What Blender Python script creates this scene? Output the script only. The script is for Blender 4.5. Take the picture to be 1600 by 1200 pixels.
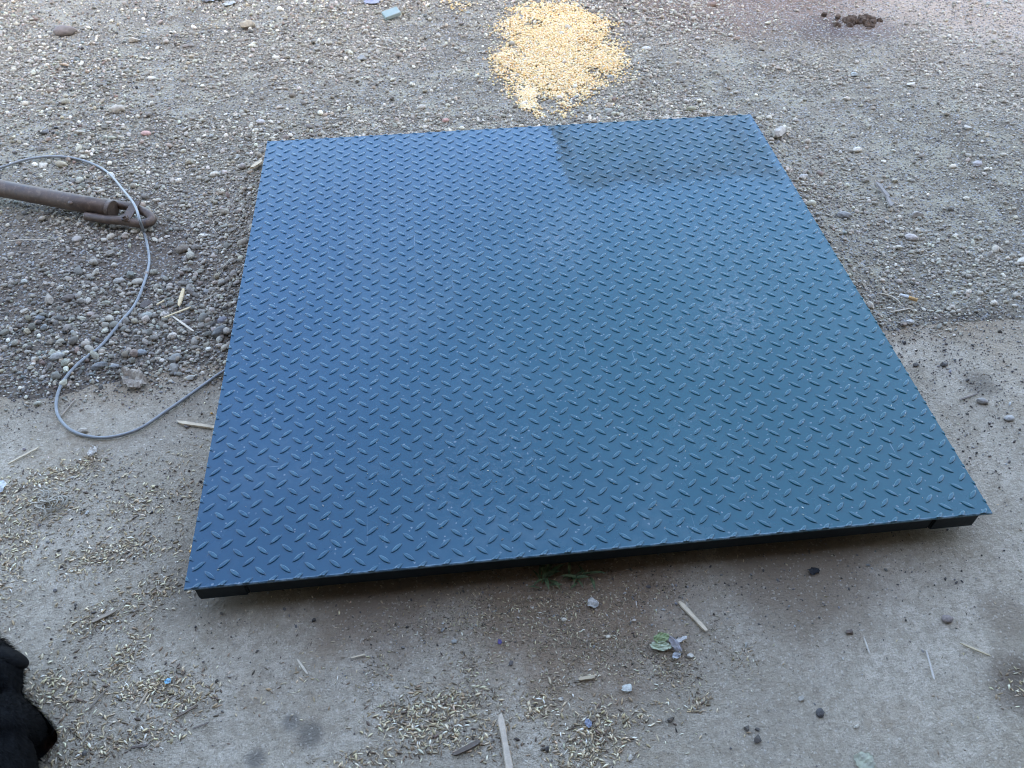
import bpy, bmesh, math, random
import numpy as np
from mathutils import Vector, Matrix

# ------------------------------------------------------------------ camera, sky, sun, exposure
scene = bpy.context.scene
for o in list(bpy.data.objects):
    bpy.data.objects.remove(o)
COL = scene.collection
RAD = math.radians

cam_data = bpy.data.cameras.new('camera')
cam_data.sensor_width = 36.0
cam_data.lens = 28.375
cam_data.clip_start = 0.05
cam_data.clip_end = 400.0
cam = bpy.data.objects.new('camera', cam_data)
COL.objects.link(cam)
rx, up, bk = ((0.994325, -0.106381, -0.000895), (0.078715, 0.730025, 0.678872), (-0.071565, -0.675090, 0.734256))
cam.matrix_world = Matrix(((rx[0], up[0], bk[0], 0.5028), (rx[1], up[1], bk[1], -0.7578), (rx[2], up[2], bk[2], 1.3758), (0, 0, 0, 1)))
scene.camera = cam

SUN_ELEV, SUN_AZ = 40.0, 168.0         # azimuth from +Y, positive to the right: the sun stands behind the shed, which shades the yard
world = bpy.data.worlds.new('World')
scene.world = world
world.use_nodes = True
wn = world.node_tree
wn.nodes.clear()
sky = wn.nodes.new('ShaderNodeTexSky')
sky.sky_type = 'NISHITA'
sky.sun_disc = False
sky.sun_elevation = RAD(SUN_ELEV)
sky.sun_rotation = RAD(SUN_AZ)
sky.air_density = 1.0
sky.dust_density = 3.2
sky.ozone_density = 0.4
bg = wn.nodes.new('ShaderNodeBackground')
bg.inputs['Strength'].default_value = 0.15
wo = wn.nodes.new('ShaderNodeOutputWorld')
wn.links.new(sky.outputs[0], bg.inputs[0])
wn.links.new(bg.outputs[0], wo.inputs[0])

sun_data = bpy.data.lights.new('sun', 'SUN')
sun_data.energy = 3.0
sun_data.angle = RAD(0.55)
sun_data.color = (1.0, 0.92, 0.80)
sun = bpy.data.objects.new('sun', sun_data)
COL.objects.link(sun)
sd = Vector((math.sin(RAD(SUN_AZ)) * math.cos(RAD(SUN_ELEV)), math.cos(RAD(SUN_AZ)) * math.cos(RAD(SUN_ELEV)), math.sin(RAD(SUN_ELEV))))
sun.rotation_euler = (-sd).to_track_quat('-Z', 'Y').to_euler()
sun.location = sd * 20

scene.view_settings.view_transform = 'Standard'
scene.view_settings.look = 'None'
scene.view_settings.exposure = 3.15
scene.view_settings.gamma = 1.0
scene.view_settings.use_curve_mapping = False
scene.render.engine = 'CYCLES'
scene.cycles.filter_width = 1.1
scene.render.resolution_x = 1024
scene.render.resolution_y = 768

RNG = np.random.default_rng(11)
random.seed(11)

# ------------------------------------------------------------------ helpers: noise and heights (metres)
_T = np.random.default_rng(5).random((256, 256))

def vnoise(x, y, s=0):
    x = np.asarray(x, float) + 37.3 * s + 500; y = np.asarray(y, float) + 91.7 * s + 500
    xi = np.floor(x).astype(int); yi = np.floor(y).astype(int)
    fx = x - xi; fy = y - yi
    fx = fx * fx * (3 - 2 * fx); fy = fy * fy * (3 - 2 * fy)
    g = lambda a, b: _T[a % 256, b % 256]
    return (g(xi, yi) * (1 - fx) + g(xi + 1, yi) * fx) * (1 - fy) + (g(xi, yi + 1) * (1 - fx) + g(xi + 1, yi + 1) * fx) * fy

def fbm(x, y, f, octv=4, s=0):
    v = 0; a = 0.5; t = 0
    for k in range(octv):
        v = v + a * vnoise(np.asarray(x) * f, np.asarray(y) * f, s + k); t += a
        a *= 0.5; f *= 2.03
    return v / t

def sstep(a, b, x):
    t = np.clip((np.asarray(x, float) - a) / (b - a), 0, 1)
    return t * t * (3 - 2 * t)

SLAB_EDGE = 0.655

def h_dirt(x, y):
    x = np.asarray(x, float); y = np.asarray(y, float)
    rise = -0.06 + 0.066 * sstep(0.40, 0.64, y + 0.10 * (fbm(x, y, 2.2, 3, 9) - 0.5))
    h = rise + 0.030 * (fbm(x, y, 1.1, 3, 1) - 0.45) + 0.012 * (fbm(x, y, 6, 3, 2) - 0.5) + 0.0045 * (fbm(x, y, 30, 2, 3) - 0.5)
    # wheel ruts crossing the yard on the right
    u = (x - 1.75) * 0.80 + (y - 1.3) * 0.60
    rut = sstep(0.30, 0.9, u) * sstep(0.7, 1.1, y)
    h = h + rut * 0.010 * np.sin((x * 0.45 + y * 0.9) * 13 + 3 * fbm(x, y, 1.5, 2, 4))
    # worn hollow in front of the drawbar eye
    # keep the soil below the weighing deck
    inside = sstep(-0.05, 0.08, x) * sstep(-0.05, 0.08, 1.5 - x) * sstep(-0.05, 0.08, 1.5 - y) * sstep(0.5, 0.7, y)
    h = h * (1 - inside) + np.minimum(h, 0.006) * inside
    edge = np.exp(-((np.maximum(np.abs(x - 0.75), np.abs(y - 0.75)) - 0.80) / 0.10) ** 2)
    h = h + 0.008 * edge * sstep(0.6, 0.9, y)
    far = sstep(6, 14, np.hypot(x - 0.7, y - 1.2))
    return h * (1 - far) + far * np.where(y > 0.5, 0.0, -0.06)

def h_slab(x, y):
    return 0.0025 * (fbm(x, y, 2.5, 3, 6) - 0.5) + 0.0012 * (fbm(x, y, 25, 2, 7) - 0.5)

def h_top(x, y):
    hs = np.where(np.asarray(y) < SLAB_EDGE, h_slab(x, y), -1)
    return np.maximum(h_dirt(x, y), hs)

def H(x, y):
    return float(h_top(np.array([x]), np.array([y]))[0])

# ------------------------------------------------------------------ helpers: objects
def tag(o, label=None, cat=None, group=None, kind=None):
    if label: o['label'] = label
    if cat: o['category'] = cat
    if group: o['group'] = group
    if kind: o['kind'] = kind
    return o

def link(name, data, mat=None, parent=None, smooth=False):
    o = bpy.data.objects.new(name, data)
    COL.objects.link(o)
    if mat is not None and data is not None:
        data.materials.append(mat)
    if smooth:
        data.polygons.foreach_set('use_smooth', [True] * len(data.polygons))
    if parent: o.parent = parent
    return o

def mesh(verts, faces, name='m'):
    m = bpy.data.meshes.new(name)
    m.from_pydata([tuple(v) for v in verts], [], [tuple(f) for f in faces])
    m.update()
    return m

def from_bm(bm, name='m'):
    m = bpy.data.meshes.new(name)
    bm.to_mesh(m); bm.free()
    return m

def empty(name, loc, rz=0.0):
    o = bpy.data.objects.new(name, None)
    o.empty_display_size = 0.05
    o.location = loc; o.rotation_euler = (0, 0, rz)
    COL.objects.link(o)
    return o

def smooth_path(pts, n=10):
    P = [Vector(p) for p in pts]
    P = [P[0] * 2 - P[1]] + P + [P[-1] * 2 - P[-2]]
    out = []
    for i in range(1, len(P) - 2):
        a, b, c, d = P[i - 1:i + 3]
        for k in range(n):
            t = k / n
            out.append(0.5 * ((2 * b) + (c - a) * t + (2 * a - 5 * b + 4 * c - d) * t * t + (3 * b - a - 3 * c + d) * t ** 3))
    out.append(P[-2])
    return out

def tube(path, rad, sides=10, flat=1.0, cap=True):
    """swept tube; rad is a number or a list; flat squashes it vertically"""
    V, F = [], []
    n = len(path)
    prev = None
    for i, p in enumerate(path):
        t = (path[min(i + 1, n - 1)] - path[max(i - 1, 0)]).normalized()
        upv = Vector((0, 0, 1)) if abs(t.z) < 0.95 else Vector((0, 1, 0))
        s = t.cross(upv).normalized() if prev is None else (prev - t * prev.dot(t)).normalized()
        prev = s
        u = s.cross(t).normalized()
        r = rad[i] if hasattr(rad, '__len__') else rad
        for k in range(sides):
            a = 2 * math.pi * k / sides
            V.append(p + s * (r * math.cos(a)) + u * (r * flat * math.sin(a)))
    for i in range(n - 1):
        for k in range(sides):
            k2 = (k + 1) % sides
            F.append((i * sides + k, i * sides + k2, (i + 1) * sides + k2, (i + 1) * sides + k))
    if cap:
        F.append(tuple(range(sides))[::-1])
        F.append(tuple(range((n - 1) * sides, n * sides)))
    m = mesh(V, F)
    bm = bmesh.new(); bm.from_mesh(m); bmesh.ops.recalc_face_normals(bm, faces=bm.faces); bm.to_mesh(m); bm.free()
    return m

def box_bm(bm, x0, x1, y0, y1, z0, z1):
    vs = [bm.verts.new(c) for c in ((x0, y0, z0), (x1, y0, z0), (x1, y1, z0), (x0, y1, z0), (x0, y0, z1), (x1, y0, z1), (x1, y1, z1), (x0, y1, z1))]
    for f in ((3, 2, 1, 0), (4, 5, 6, 7), (0, 1, 5, 4), (1, 2, 6, 5), (2, 3, 7, 6), (3, 0, 4, 7)):
        bm.faces.new([vs[i] for i in f])

# ------------------------------------------------------------------ helpers: materials
class NT:
    def __init__(self, name):
        self.m = bpy.data.materials.new(name); self.m.use_nodes = True
        self.t = self.m.node_tree; self.t.nodes.clear()
        self.out = self.n('ShaderNodeOutputMaterial')
        self.p = self.n('ShaderNodeBsdfPrincipled')
        self.l(self.p.outputs[0], self.out.inputs['Surface'])
        self.co = self.n('ShaderNodeTexCoord').outputs['Object']
    def n(self, typ, **kw):
        nd = self.t.nodes.new(typ)
        for k, v in kw.items(): setattr(nd, k, v)
        return nd
    def l(self, a, b): self.t.links.new(a, b)
    def put(self, sock, v):
        if isinstance(v, bpy.types.NodeSocket): self.l(v, sock)
        elif isinstance(v, (tuple, list)) and len(v) == 3 and sock.type == 'RGBA': sock.default_value = (*v, 1)
        else: sock.default_value = v
    def noise(self, scale, detail=4, rough=0.55, co=None, dist=0.0, color=False):
        nd = self.n('ShaderNodeTexNoise')
        nd.inputs['Scale'].default_value = scale; nd.inputs['Detail'].default_value = detail
        nd.inputs['Roughness'].default_value = rough; nd.inputs['Distortion'].default_value = dist
        self.l(co or self.co, nd.inputs['Vector'])
        return nd.outputs['Color' if color else 'Fac']
    def voro(self, scale, feat='F1', co=None, out='Distance', rnd=1.0):
        nd = self.n('ShaderNodeTexVoronoi', feature=feat)
        nd.inputs['Scale'].default_value = scale; nd.inputs['Randomness'].default_value = rnd
        self.l(co or self.co, nd.inputs['Vector'])
        return nd.outputs[out]
    def mp(self, v, a, b, c=0.0, d=1.0, smooth=True):
        nd = self.n('ShaderNodeMapRange')
        if smooth: nd.interpolation_type = 'SMOOTHSTEP'
        self.put(nd.inputs['Value'], v)
        for k, x in zip(('From Min', 'From Max', 'To Min', 'To Max'), (a, b, c, d)): nd.inputs[k].default_value = x
        return nd.outputs[0]
    def math(self, op, a, b=0.0):
        nd = self.n('ShaderNodeMath', operation=op)
        self.put(nd.inputs[0], a); self.put(nd.inputs[1], b)
        return nd.outputs[0]
    def mix(self, f, a, b, mode='MIX'):
        nd = self.n('ShaderNodeMix', data_type='RGBA', blend_type=mode)
        self.put(nd.inputs[0], f); self.put(nd.inputs[6], a); self.put(nd.inputs[7], b)
        return nd.outputs[2]
    def mapping(self, scale=(1, 1, 1), rot=(0, 0, 0), loc=(0, 0, 0)):
        nd = self.n('ShaderNodeMapping')
        nd.inputs['Scale'].default_value = scale; nd.inputs['Rotation'].default_value = rot; nd.inputs['Location'].default_value = loc
        self.l(self.co, nd.inputs['Vector'])
        return nd.outputs[0]
    def blob(self, c, r, soft=0.5, warp=0.0, wscale=6.0, squash=(1, 1)):
        """soft round mask about a point of the ground; warp makes its outline ragged"""
        mpn = self.n('ShaderNodeMapping', vector_type='POINT')
        mpn.inputs['Location'].default_value = (-c[0] * squash[0], -c[1] * squash[1], 0)
        mpn.inputs['Scale'].default_value = (squash[0], squash[1], 0)
        self.l(self.co, mpn.inputs['Vector'])
        ln = self.n('ShaderNodeVectorMath', operation='LENGTH')
        self.l(mpn.outputs[0], ln.inputs[0])
        d = ln.outputs['Value']
        if warp:
            d = self.math('ADD', d, self.math('MULTIPLY', self.math('SUBTRACT', self.noise(wscale, 4, 0.65), 0.5), warp))
        return self.mp(d, r * (1 - soft), r * (1 + soft), 1.0, 0.0)
    def bump(self, h, strength=0.5, dist=0.01, normal=None):
        nd = self.n('ShaderNodeBump')
        nd.inputs['Strength'].default_value = strength; nd.inputs['Distance'].default_value = dist
        self.l(h, nd.inputs['Height'])
        if normal is not None: self.l(normal, nd.inputs['Normal'])
        return nd.outputs[0]
    def set(self, **kw):
        names = dict(color='Base Color', rough='Roughness', metal='Metallic', spec='Specular IOR Level', normal='Normal', coat='Coat Weight', sheen='Sheen Weight', trans='Transmission Weight', sub='Subsurface Weight', alpha='Alpha')
        for k, v in kw.items(): self.put(self.p.inputs[names[k]], v)
        return self.m

def mat_dirt():
    N = NT('packed_dirt')
    big = N.noise(1.3, 5, 0.6)
    mid = N.noise(9, 5, 0.65)
    fine = N.noise(120, 4, 0.75)
    c = N.mix(N.mp(big, 0.38, 0.62), (0.192, 0.156, 0.108), (0.320, 0.266, 0.190))
    c = N.mix(N.mp(mid, 0.40, 0.68), c, (0.38, 0.328, 0.228))
    c = N.mix(N.blob((1.861, 2.528), 0.55, 0.5, 0.5, 3.5, (0.8, 1.6)), c, (0.225, 0.150, 0.105))
    c = N.mix(N.blob((2.194, 2.242), 0.20, 0.6, 0.25, 6, (0.8, 1.6)), c, (0.10, 0.062, 0.048))
    c = N.mix(N.blob((2.862, 2.381), 0.55, 0.5, 0.5, 3, (1, 1)), c, (0.45, 0.345, 0.25))
    c = N.mix(N.blob((-0.289, 1.070), 0.15, 0.5, 0.15, 9, (1, 1)), c, (0.19, 0.150, 0.105))
    c = N.mix(N.math('MULTIPLY', N.blob((-0.377, 0.836), 0.62, 0.6, 0.5, 4, (1, 1.1)), 0.8), c, (0.150, 0.112, 0.082))
    speck = N.voro(210, out='Color')
    sep = N.n('ShaderNodeSeparateColor'); N.l(speck, sep.inputs[0])
    c = N.mix(N.mp(sep.outputs[0], 0.72, 0.95), c, (0.36, 0.34, 0.31))
    c = N.mix(N.mp(sep.outputs[1], 0.75, 0.97), c, (0.07, 0.06, 0.055))
    c = N.mix(N.mp(fine, 0.45, 0.75, 0, 0.5), c, (0.10, 0.085, 0.072))
    h = N.math('ADD', N.math('MULTIPLY', N.noise(60, 6, 0.75), 1.0), N.math('MULTIPLY', N.voro(160), -0.5))
    return N.set(color=c, rough=0.95, spec=0.2, normal=N.bump(h, 0.9, 0.008))

def mat_concrete():
    N = NT('worn_concrete')
    a = N.noise(2.2, 6, 0.62)
    b = N.noise(11, 6, 0.68, dist=0.6)
    g = N.noise(260, 3, 0.8)
    c = N.mix(N.mp(a, 0.34, 0.66), (0.255, 0.228, 0.196), (0.440, 0.405, 0.362))
    c = N.mix(N.mp(b, 0.36, 0.70, 0, 0.75), c, (0.275, 0.245, 0.205))
    c = N.mix(N.mp(N.noise(24, 5, 0.7), 0.55, 0.75, 0, 0.5), c, (0.48, 0.45, 0.42))
    c = N.mix(N.mp(N.noise(48, 6, 0.78), 0.40, 0.64, 0, 0.7), c, (0.215, 0.186, 0.150))
    c = N.mix(N.mp(N.noise(95, 5, 0.8, co=N.mapping(loc=(1.7, 0.3, 0))), 0.52, 0.70, 0, 0.6), c, (0.52, 0.475, 0.42))
    # trodden-in soil: towards the yard and in patches
    sepc = N.n('ShaderNodeSeparateXYZ'); N.l(N.co, sepc.inputs[0])
    yy = N.math('ADD', sepc.outputs[1], N.math('MULTIPLY', N.math('SUBTRACT', N.noise(4, 5, 0.65), 0.5), 0.5))
    c = N.mix(N.mp(yy, 0.47, 0.68, 0, 0.8), c, (0.245, 0.195, 0.145))
    c = N.mix(N.mp(N.noise(3.1, 6, 0.7, co=N.mapping(loc=(3.1, 7.7, 0))), 0.52, 0.70, 0, 0.65), c, (0.250, 0.200, 0.150))
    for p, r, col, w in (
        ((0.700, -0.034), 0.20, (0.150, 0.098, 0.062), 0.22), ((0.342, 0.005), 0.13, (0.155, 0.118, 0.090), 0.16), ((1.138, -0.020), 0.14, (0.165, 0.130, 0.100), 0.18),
        ((1.437, -0.296), 0.055, (0.075, 0.055, 0.042), 0.06), ((0.221, -0.243), 0.022, (0.12, 0.115, 0.11), 0.02), ((0.187, -0.218), 0.014, (0.14, 0.135, 0.13), 0.02),
        ((0.135, -0.274), 0.016, (0.12, 0.115, 0.11), 0.02), ((0.022, 0.066), 0.10, (0.20, 0.175, 0.150), 0.10), ((1.715, 0.391), 0.035, (0.12, 0.105, 0.09), 0.04),
        ((1.478, -0.169), 0.05, (0.19, 0.160, 0.13), 0.06)):
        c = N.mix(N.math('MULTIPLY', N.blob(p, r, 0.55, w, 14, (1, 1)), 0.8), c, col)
    # pits and grains
    v = N.voro(330, out='Color'); sv = N.n('ShaderNodeSeparateColor'); N.l(v, sv.inputs[0])
    c = N.mix(N.mp(N.noise(420, 4, 0.85), 0.44, 0.66, 0, 0.5), c, (0.16, 0.140, 0.115))
    c = N.mix(N.mp(sv.outputs[0], 0.90, 0.99, 0, 0.45), c, (0.12, 0.11, 0.102))
    c = N.mix(N.mp(sv.outputs[1], 0.92, 0.99, 0, 0.4), c, (0.46, 0.44, 0.42))
    c = N.mix(N.mp(g, 0.5, 0.8, 0, 0.22), c, (0.13, 0.122, 0.115))
    # drag scratches
    sc = N.noise(5, 3, 0.6, co=N.mapping(scale=(30, 1.2, 1), rot=(0, 0, 0.25)))
    c = N.mix(N.mp(sc, 0.70, 0.76, 0, 0.35), c, (0.45, 0.44, 0.43))
    c = N.mix(1.0, c, (1.50, 1.375, 1.17), 'MULTIPLY')
    h = N.math('ADD', N.noise(70, 6, 0.75), N.math('MULTIPLY', g, 0.35))
    return N.set(color=c, rough=N.mp(b, 0.3, 0.7, 0.78, 0.95), spec=0.25, normal=N.bump(h, 0.9, 0.010))

def mat_inst(name, rough=0.85, spec=0.3, nscale=90, namt=0.35, instancer=True, bump=0.4):
    """colour comes from each piece's own 'col' value"""
    N = NT(name)
    at = N.n('ShaderNodeAttribute', attribute_name='col')
    at.attribute_type = 'INSTANCER' if instancer else 'OBJECT'
    f = N.noise(nscale, 4, 0.7)
    c = N.mix(N.mp(f, 0.35, 0.7, 0, namt), at.outputs['Color'], (0.10, 0.09, 0.08))
    c = N.mix(N.mp(N.noise(nscale * 2.7, 3, 0.7), 0.55, 0.75, 0, namt), c, (0.42, 0.39, 0.35))
    return N.set(color=c, rough=rough, spec=spec, normal=N.bump(f, bump, 0.004))

DECK_TIP = 0.085 + 0.0014
def mat_paint():
    N = NT('blue_deck_paint')
    N.co = N.n('ShaderNodeNewGeometry').outputs['Position']     # the deck stands at the world origin
    c = N.mix(N.mp(N.noise(1.6, 4, 0.55), 0.35, 0.65), (0.005, 0.050, 0.096), (0.008, 0.060, 0.112))
    # greener cast to the right of the deck
    c = N.mix(N.math('MULTIPLY', N.blob((1.35, 0.35), 0.80, 0.75, 0.2, 2), 0.9), c, (0.004, 0.072, 0.088))
    # dust film in streaks and foot scuffs
    dust = N.math('MULTIPLY', N.mp(N.noise(3.4, 6, 0.68, dist=0.8), 0.48, 0.72), N.mp(N.noise(40, 4, 0.7), 0.30, 0.75))
    c = N.mix(N.math('MULTIPLY', dust, 0.16), c, (0.20, 0.235, 0.24))
    for p, r, w in (((0.79, 0.88), 0.07, 0.34), ((0.83, 0.98), 0.09, 0.20), ((1.18, 0.60), 0.07, 0.34), ((1.25, 0.78), 0.16, 0.16), ((1.10, 0.53), 0.10, 0.20), ((1.24, 0.92), 0.10, 0.15), ((0.55, 0.22), 0.12, 0.14), ((0.37, 0.66), 0.10, 0.12)):
        c = N.mix(N.math('MULTIPLY', N.math('MULTIPLY', N.blob(p, r, 0.6, r * 1.3, 30), N.mp(N.noise(110, 4, 0.75), 0.46, 0.72)), w), c, (0.30, 0.32, 0.33))
    # the darker teal rectangle in the far right corner, its edges darkest
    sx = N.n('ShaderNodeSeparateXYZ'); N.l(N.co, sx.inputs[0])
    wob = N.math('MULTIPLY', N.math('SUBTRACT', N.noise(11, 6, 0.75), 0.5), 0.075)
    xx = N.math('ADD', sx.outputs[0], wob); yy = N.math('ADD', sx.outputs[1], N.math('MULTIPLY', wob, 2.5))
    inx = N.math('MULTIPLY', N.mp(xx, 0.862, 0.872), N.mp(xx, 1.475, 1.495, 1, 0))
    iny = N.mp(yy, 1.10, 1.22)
    dark_rect = N.math('MULTIPLY', inx, iny)
    c = N.mix(N.math('MULTIPLY', dark_rect, N.mp(N.noise(14, 5, 0.7), 0.3, 0.7, 0.35, 0.85)), c, (0.003, 0.034, 0.036))
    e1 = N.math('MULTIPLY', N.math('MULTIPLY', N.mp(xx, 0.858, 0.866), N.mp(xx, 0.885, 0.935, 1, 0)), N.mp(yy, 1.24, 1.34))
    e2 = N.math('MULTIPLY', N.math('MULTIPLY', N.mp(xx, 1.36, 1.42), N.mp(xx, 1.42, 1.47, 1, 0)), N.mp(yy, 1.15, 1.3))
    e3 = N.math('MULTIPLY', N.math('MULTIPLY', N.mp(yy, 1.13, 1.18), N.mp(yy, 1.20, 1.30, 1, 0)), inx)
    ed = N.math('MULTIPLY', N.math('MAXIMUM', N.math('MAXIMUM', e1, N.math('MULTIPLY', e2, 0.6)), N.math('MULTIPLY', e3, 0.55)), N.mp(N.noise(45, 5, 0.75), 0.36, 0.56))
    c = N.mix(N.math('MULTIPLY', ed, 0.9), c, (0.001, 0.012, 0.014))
    # thin pale scratches
    s1 = N.noise(6, 2, 0.5, co=N.mapping(scale=(26, 0.9, 1), rot=(0, 0, 0.10)))
    s2 = N.noise(5, 2, 0.5, co=N.mapping(scale=(1.0, 24, 1), rot=(0, 0, 0.5)))
    scr = N.math('MAXIMUM', N.mp(s1, 0.735, 0.76), N.mp(s2, 0.745, 0.77))
    c = N.mix(N.math('MULTIPLY', N.math('MULTIPLY', scr, N.mp(N.noise(2.5, 3), 0.40, 0.60)), 0.38), c, (0.30, 0.36, 0.40))
    # tread tips rubbed and painted paler for the light they catch, rim of the plate chipped bare
    tip = N.math('MULTIPLY', N.mp(sx.outputs[2], DECK_TIP, DECK_TIP + 0.0006), N.mp(N.noise(55, 4, 0.7), 0.36, 0.66, 0.1, 0.75))
    c = N.mix(tip, c, (0.042, 0.115, 0.150))
    rim = N.math('MULTIPLY', N.mp(sx.outputs[1], 0.0016, 0.0045, 1, 0), N.mp(N.noise(38, 4, 0.7), 0.36, 0.60, 0.15, 0.9))
    c = N.mix(N.math('MULTIPLY', rim, 0.7), c, (0.20, 0.27, 0.31))
    # specks of grit lying in the coat
    v = N.voro(300, out='Color'); sv = N.n('ShaderNodeSeparateColor'); N.l(v, sv.inputs[0])
    c = N.mix(N.mp(sv.outputs[0], 0.990, 0.997, 0, 0.45), c, (0.30, 0.33, 0.35))
    h = N.math('ADD', N.math('MULTIPLY', N.noise(2.2, 3, 0.5), 1.0), N.math('MULTIPLY', N.noise(150, 3, 0.7), 0.010))
    r = N.math('ADD', N.mp(N.noise(4, 5, 0.65), 0.3, 0.7, 0.20, 0.32), N.math('MULTIPLY', dust, 0.15))
    r = N.math('ADD', r, N.math('MULTIPLY', N.math('SUBTRACT', N.math('MULTIPLY', ed, 0.9), N.math('MULTIPLY', dark_rect, 0.3)), 0.25))
    return N.set(color=c, rough=r, spec=N.math('SUBTRACT', 0.52, N.math('MULTIPLY', N.math('MAXIMUM', N.math('MULTIPLY', dark_rect, N.mp(N.noise(14, 5, 0.7), 0.3, 0.7, 0.30, 0.65)), ed), 0.22)), normal=N.bump(h, 0.22, 0.02))

def mat_plain(name, col, rough=0.8, spec=0.3, col2=None, scale=40, bump=0.3, dist=0.003, metal=0.0, detail=5):
    N = NT(name)
    f = N.noise(scale, detail, 0.65)
    c = N.mix(N.mp(f, 0.36, 0.66), col, col2 or tuple(v * 0.6 for v in col))
    return N.set(color=c, rough=rough, spec=spec, metal=metal, normal=N.bump(N.noise(scale * 2, 5, 0.7), bump, dist))

def mat_rust():
    N = NT('rusty_steel')
    a = N.noise(14, 6, 0.7); b = N.noise(70, 5, 0.7)
    c = N.mix(N.mp(a, 0.35, 0.65), (0.072, 0.045, 0.030), (0.125, 0.080, 0.052))
    c = N.mix(N.mp(b, 0.50, 0.72, 0, 0.8), c, (0.185, 0.120, 0.078))
    c = N.mix(N.mp(N.noise(30, 5, 0.7, co=N.mapping(loc=(4, 2, 1))), 0.55, 0.7, 0, 0.7), c, (0.050, 0.042, 0.045))
    return N.set(color=c, rough=N.mp(a, 0.3, 0.7, 0.42, 0.62), spec=0.6, metal=0.25, normal=N.bump(b, 0.35, 0.003))

M = {}
M['dirt'] = mat_dirt(); M['concrete'] = mat_concrete()
M['gravel'] = mat_inst('gravel_stone', 0.88, 0.3, 4.0, 0.4)
M['grain'] = mat_inst('grain', 0.65, 0.35, 3.0, 0.12, bump=0.1)
M['chaff'] = mat_inst('chaff_husk', 0.75, 0.3, 4.0, 0.28, bump=0.2)
M['stone'] = mat_inst('field_stone', 0.88, 0.3, 4.5, 0.45, instancer=False, bump=0.6)
M['stick'] = mat_inst('split_wood', 0.75, 0.3, 70, 0.25, instancer=False, bump=0.5)
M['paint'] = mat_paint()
M['frame'] = mat_plain('frame_paint', (0.005, 0.012, 0.016), 0.6, 0.3, (0.004, 0.008, 0.011), 20)
M['rust'] = mat_rust()
M['cable'] = mat_plain('cable_sheath', (0.25, 0.25, 0.24), 0.4, 0.5, (0.20, 0.20, 0.195), 60, 0.1)

# ------------------------------------------------------------------ the setting: yard soil and concrete slab
def graded(lo, hi, step, outer, k=1.28):
    """coordinates: even steps inside lo..hi, growing steps out to lo-outer and hi+outer"""
    a = list(np.arange(lo, hi + step * 0.5, step))
    s = step; x = a[-1]; right = []
    while x < hi + outer:
        s *= k; x += s; right.append(x)
    s = step; x = a[0]; left = []
    while x > lo - outer:
        s *= k; x -= s; left.append(x)
    return np.array(left[::-1] + a + right)

def grid_obj(name, xs, ys, hf, mat):
    X, Y = np.meshgrid(xs, ys)
    Z = hf(X.ravel(), Y.ravel())
    nx, ny = len(xs), len(ys)
    V = np.stack([X.ravel(), Y.ravel(), Z], 1).astype(np.float32)
    i, j = np.meshgrid(np.arange(nx - 1), np.arange(ny - 1))
    b = (j * nx + i).ravel()
    F = np.stack([b, b + 1, b + nx + 1, b + nx], 1).astype(np.int32)
    m = bpy.data.meshes.new(name)
    m.vertices.add(len(V)); m.vertices.foreach_set('co', V.ravel())
    m.loops.add(F.size); m.loops.foreach_set('vertex_index', F.ravel())
    m.polygons.add(len(F)); m.polygons.foreach_set('loop_start', np.arange(0, F.size, 4, dtype=np.int32))
    m.polygons.foreach_set('use_smooth', np.ones(len(F), bool))
    m.update(calc_edges=True)
    return link(name, m, mat)

ground = grid_obj('ground', graded(-1.7, 3.4, 0.014, 60), graded(0.40, 3.3, 0.014, 60), h_dirt, M['dirt'])
tag(ground, kind='structure', label='grey brown packed earth of the yard under the gravel')
ys = graded(-0.6, SLAB_EDGE - 0.02, 0.02, 14)
ys = np.append(ys[ys < SLAB_EDGE - 0.01], [SLAB_EDGE])
slab = grid_obj('concrete_slab', graded(-0.9, 2.4, 0.02, 14), ys, h_slab, M['concrete'])
tag(slab, kind='structure', label='worn grey concrete floor slab strewn with chaff')
# give the slab its edge: a real thickness below the yard
bm = bmesh.new(); bm.from_mesh(slab.data)
ext = bmesh.ops.extrude_edge_only(bm, edges=[e for e in bm.edges if e.is_boundary])
for v in [g for g in ext['geom'] if isinstance(g, bmesh.types.BMVert)]: v.co.z -= 0.12
bmesh.ops.recalc_face_normals(bm, faces=bm.faces)
bm.to_mesh(slab.data); bm.free()
if slab.data.polygons[0].normal.z < 0: slab.data.flip_normals()

# the open-fronted shed whose floor the slab is: back wall, side walls and roof, all behind or above the camera
M['sheeting'] = mat_plain('shed_sheeting', (0.24, 0.225, 0.205), 0.7, 0.3, (0.16, 0.15, 0.14), 2.0, 0.2, 0.01)
def ribbed(name, length, height, mat):
    V, F = [], []
    n = int(length / 0.10)
    for i in range(n + 1):
        x = i * length / n
        d = 0.018 if i % 2 else 0.0
        V += [(x, d, 0), (x, d, height), (x, d + 0.004, height), (x, d + 0.004, 0)]
    for i in range(n):
        for k in range(4):
            F.append((i * 4 + k, i * 4 + (k + 1) % 4, i * 4 + 4 + (k + 1) % 4, i * 4 + 4 + k))
    F += [(0, 3, 2, 1), (n * 4, n * 4 + 1, n * 4 + 2, n * 4 + 3)]
    m = mesh(V, F)
    b_ = bmesh.new(); b_.from_mesh(m); bmesh.ops.recalc_face_normals(b_, faces=b_.faces); b_.to_mesh(m); b_.free()
    o = link(name, m, mat)
    tag(o, kind='structure')
    return o
w = ribbed('wall_back', 11.0, 4.75, M['sheeting']); w.location = (-4.7, -6.0, -0.05)
w = ribbed('wall_left', 5.6, 4.5, M['sheeting']); w.location = (-4.6, -0.4, -0.05); w.rotation_euler = (0, 0, -math.pi / 2)
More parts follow.
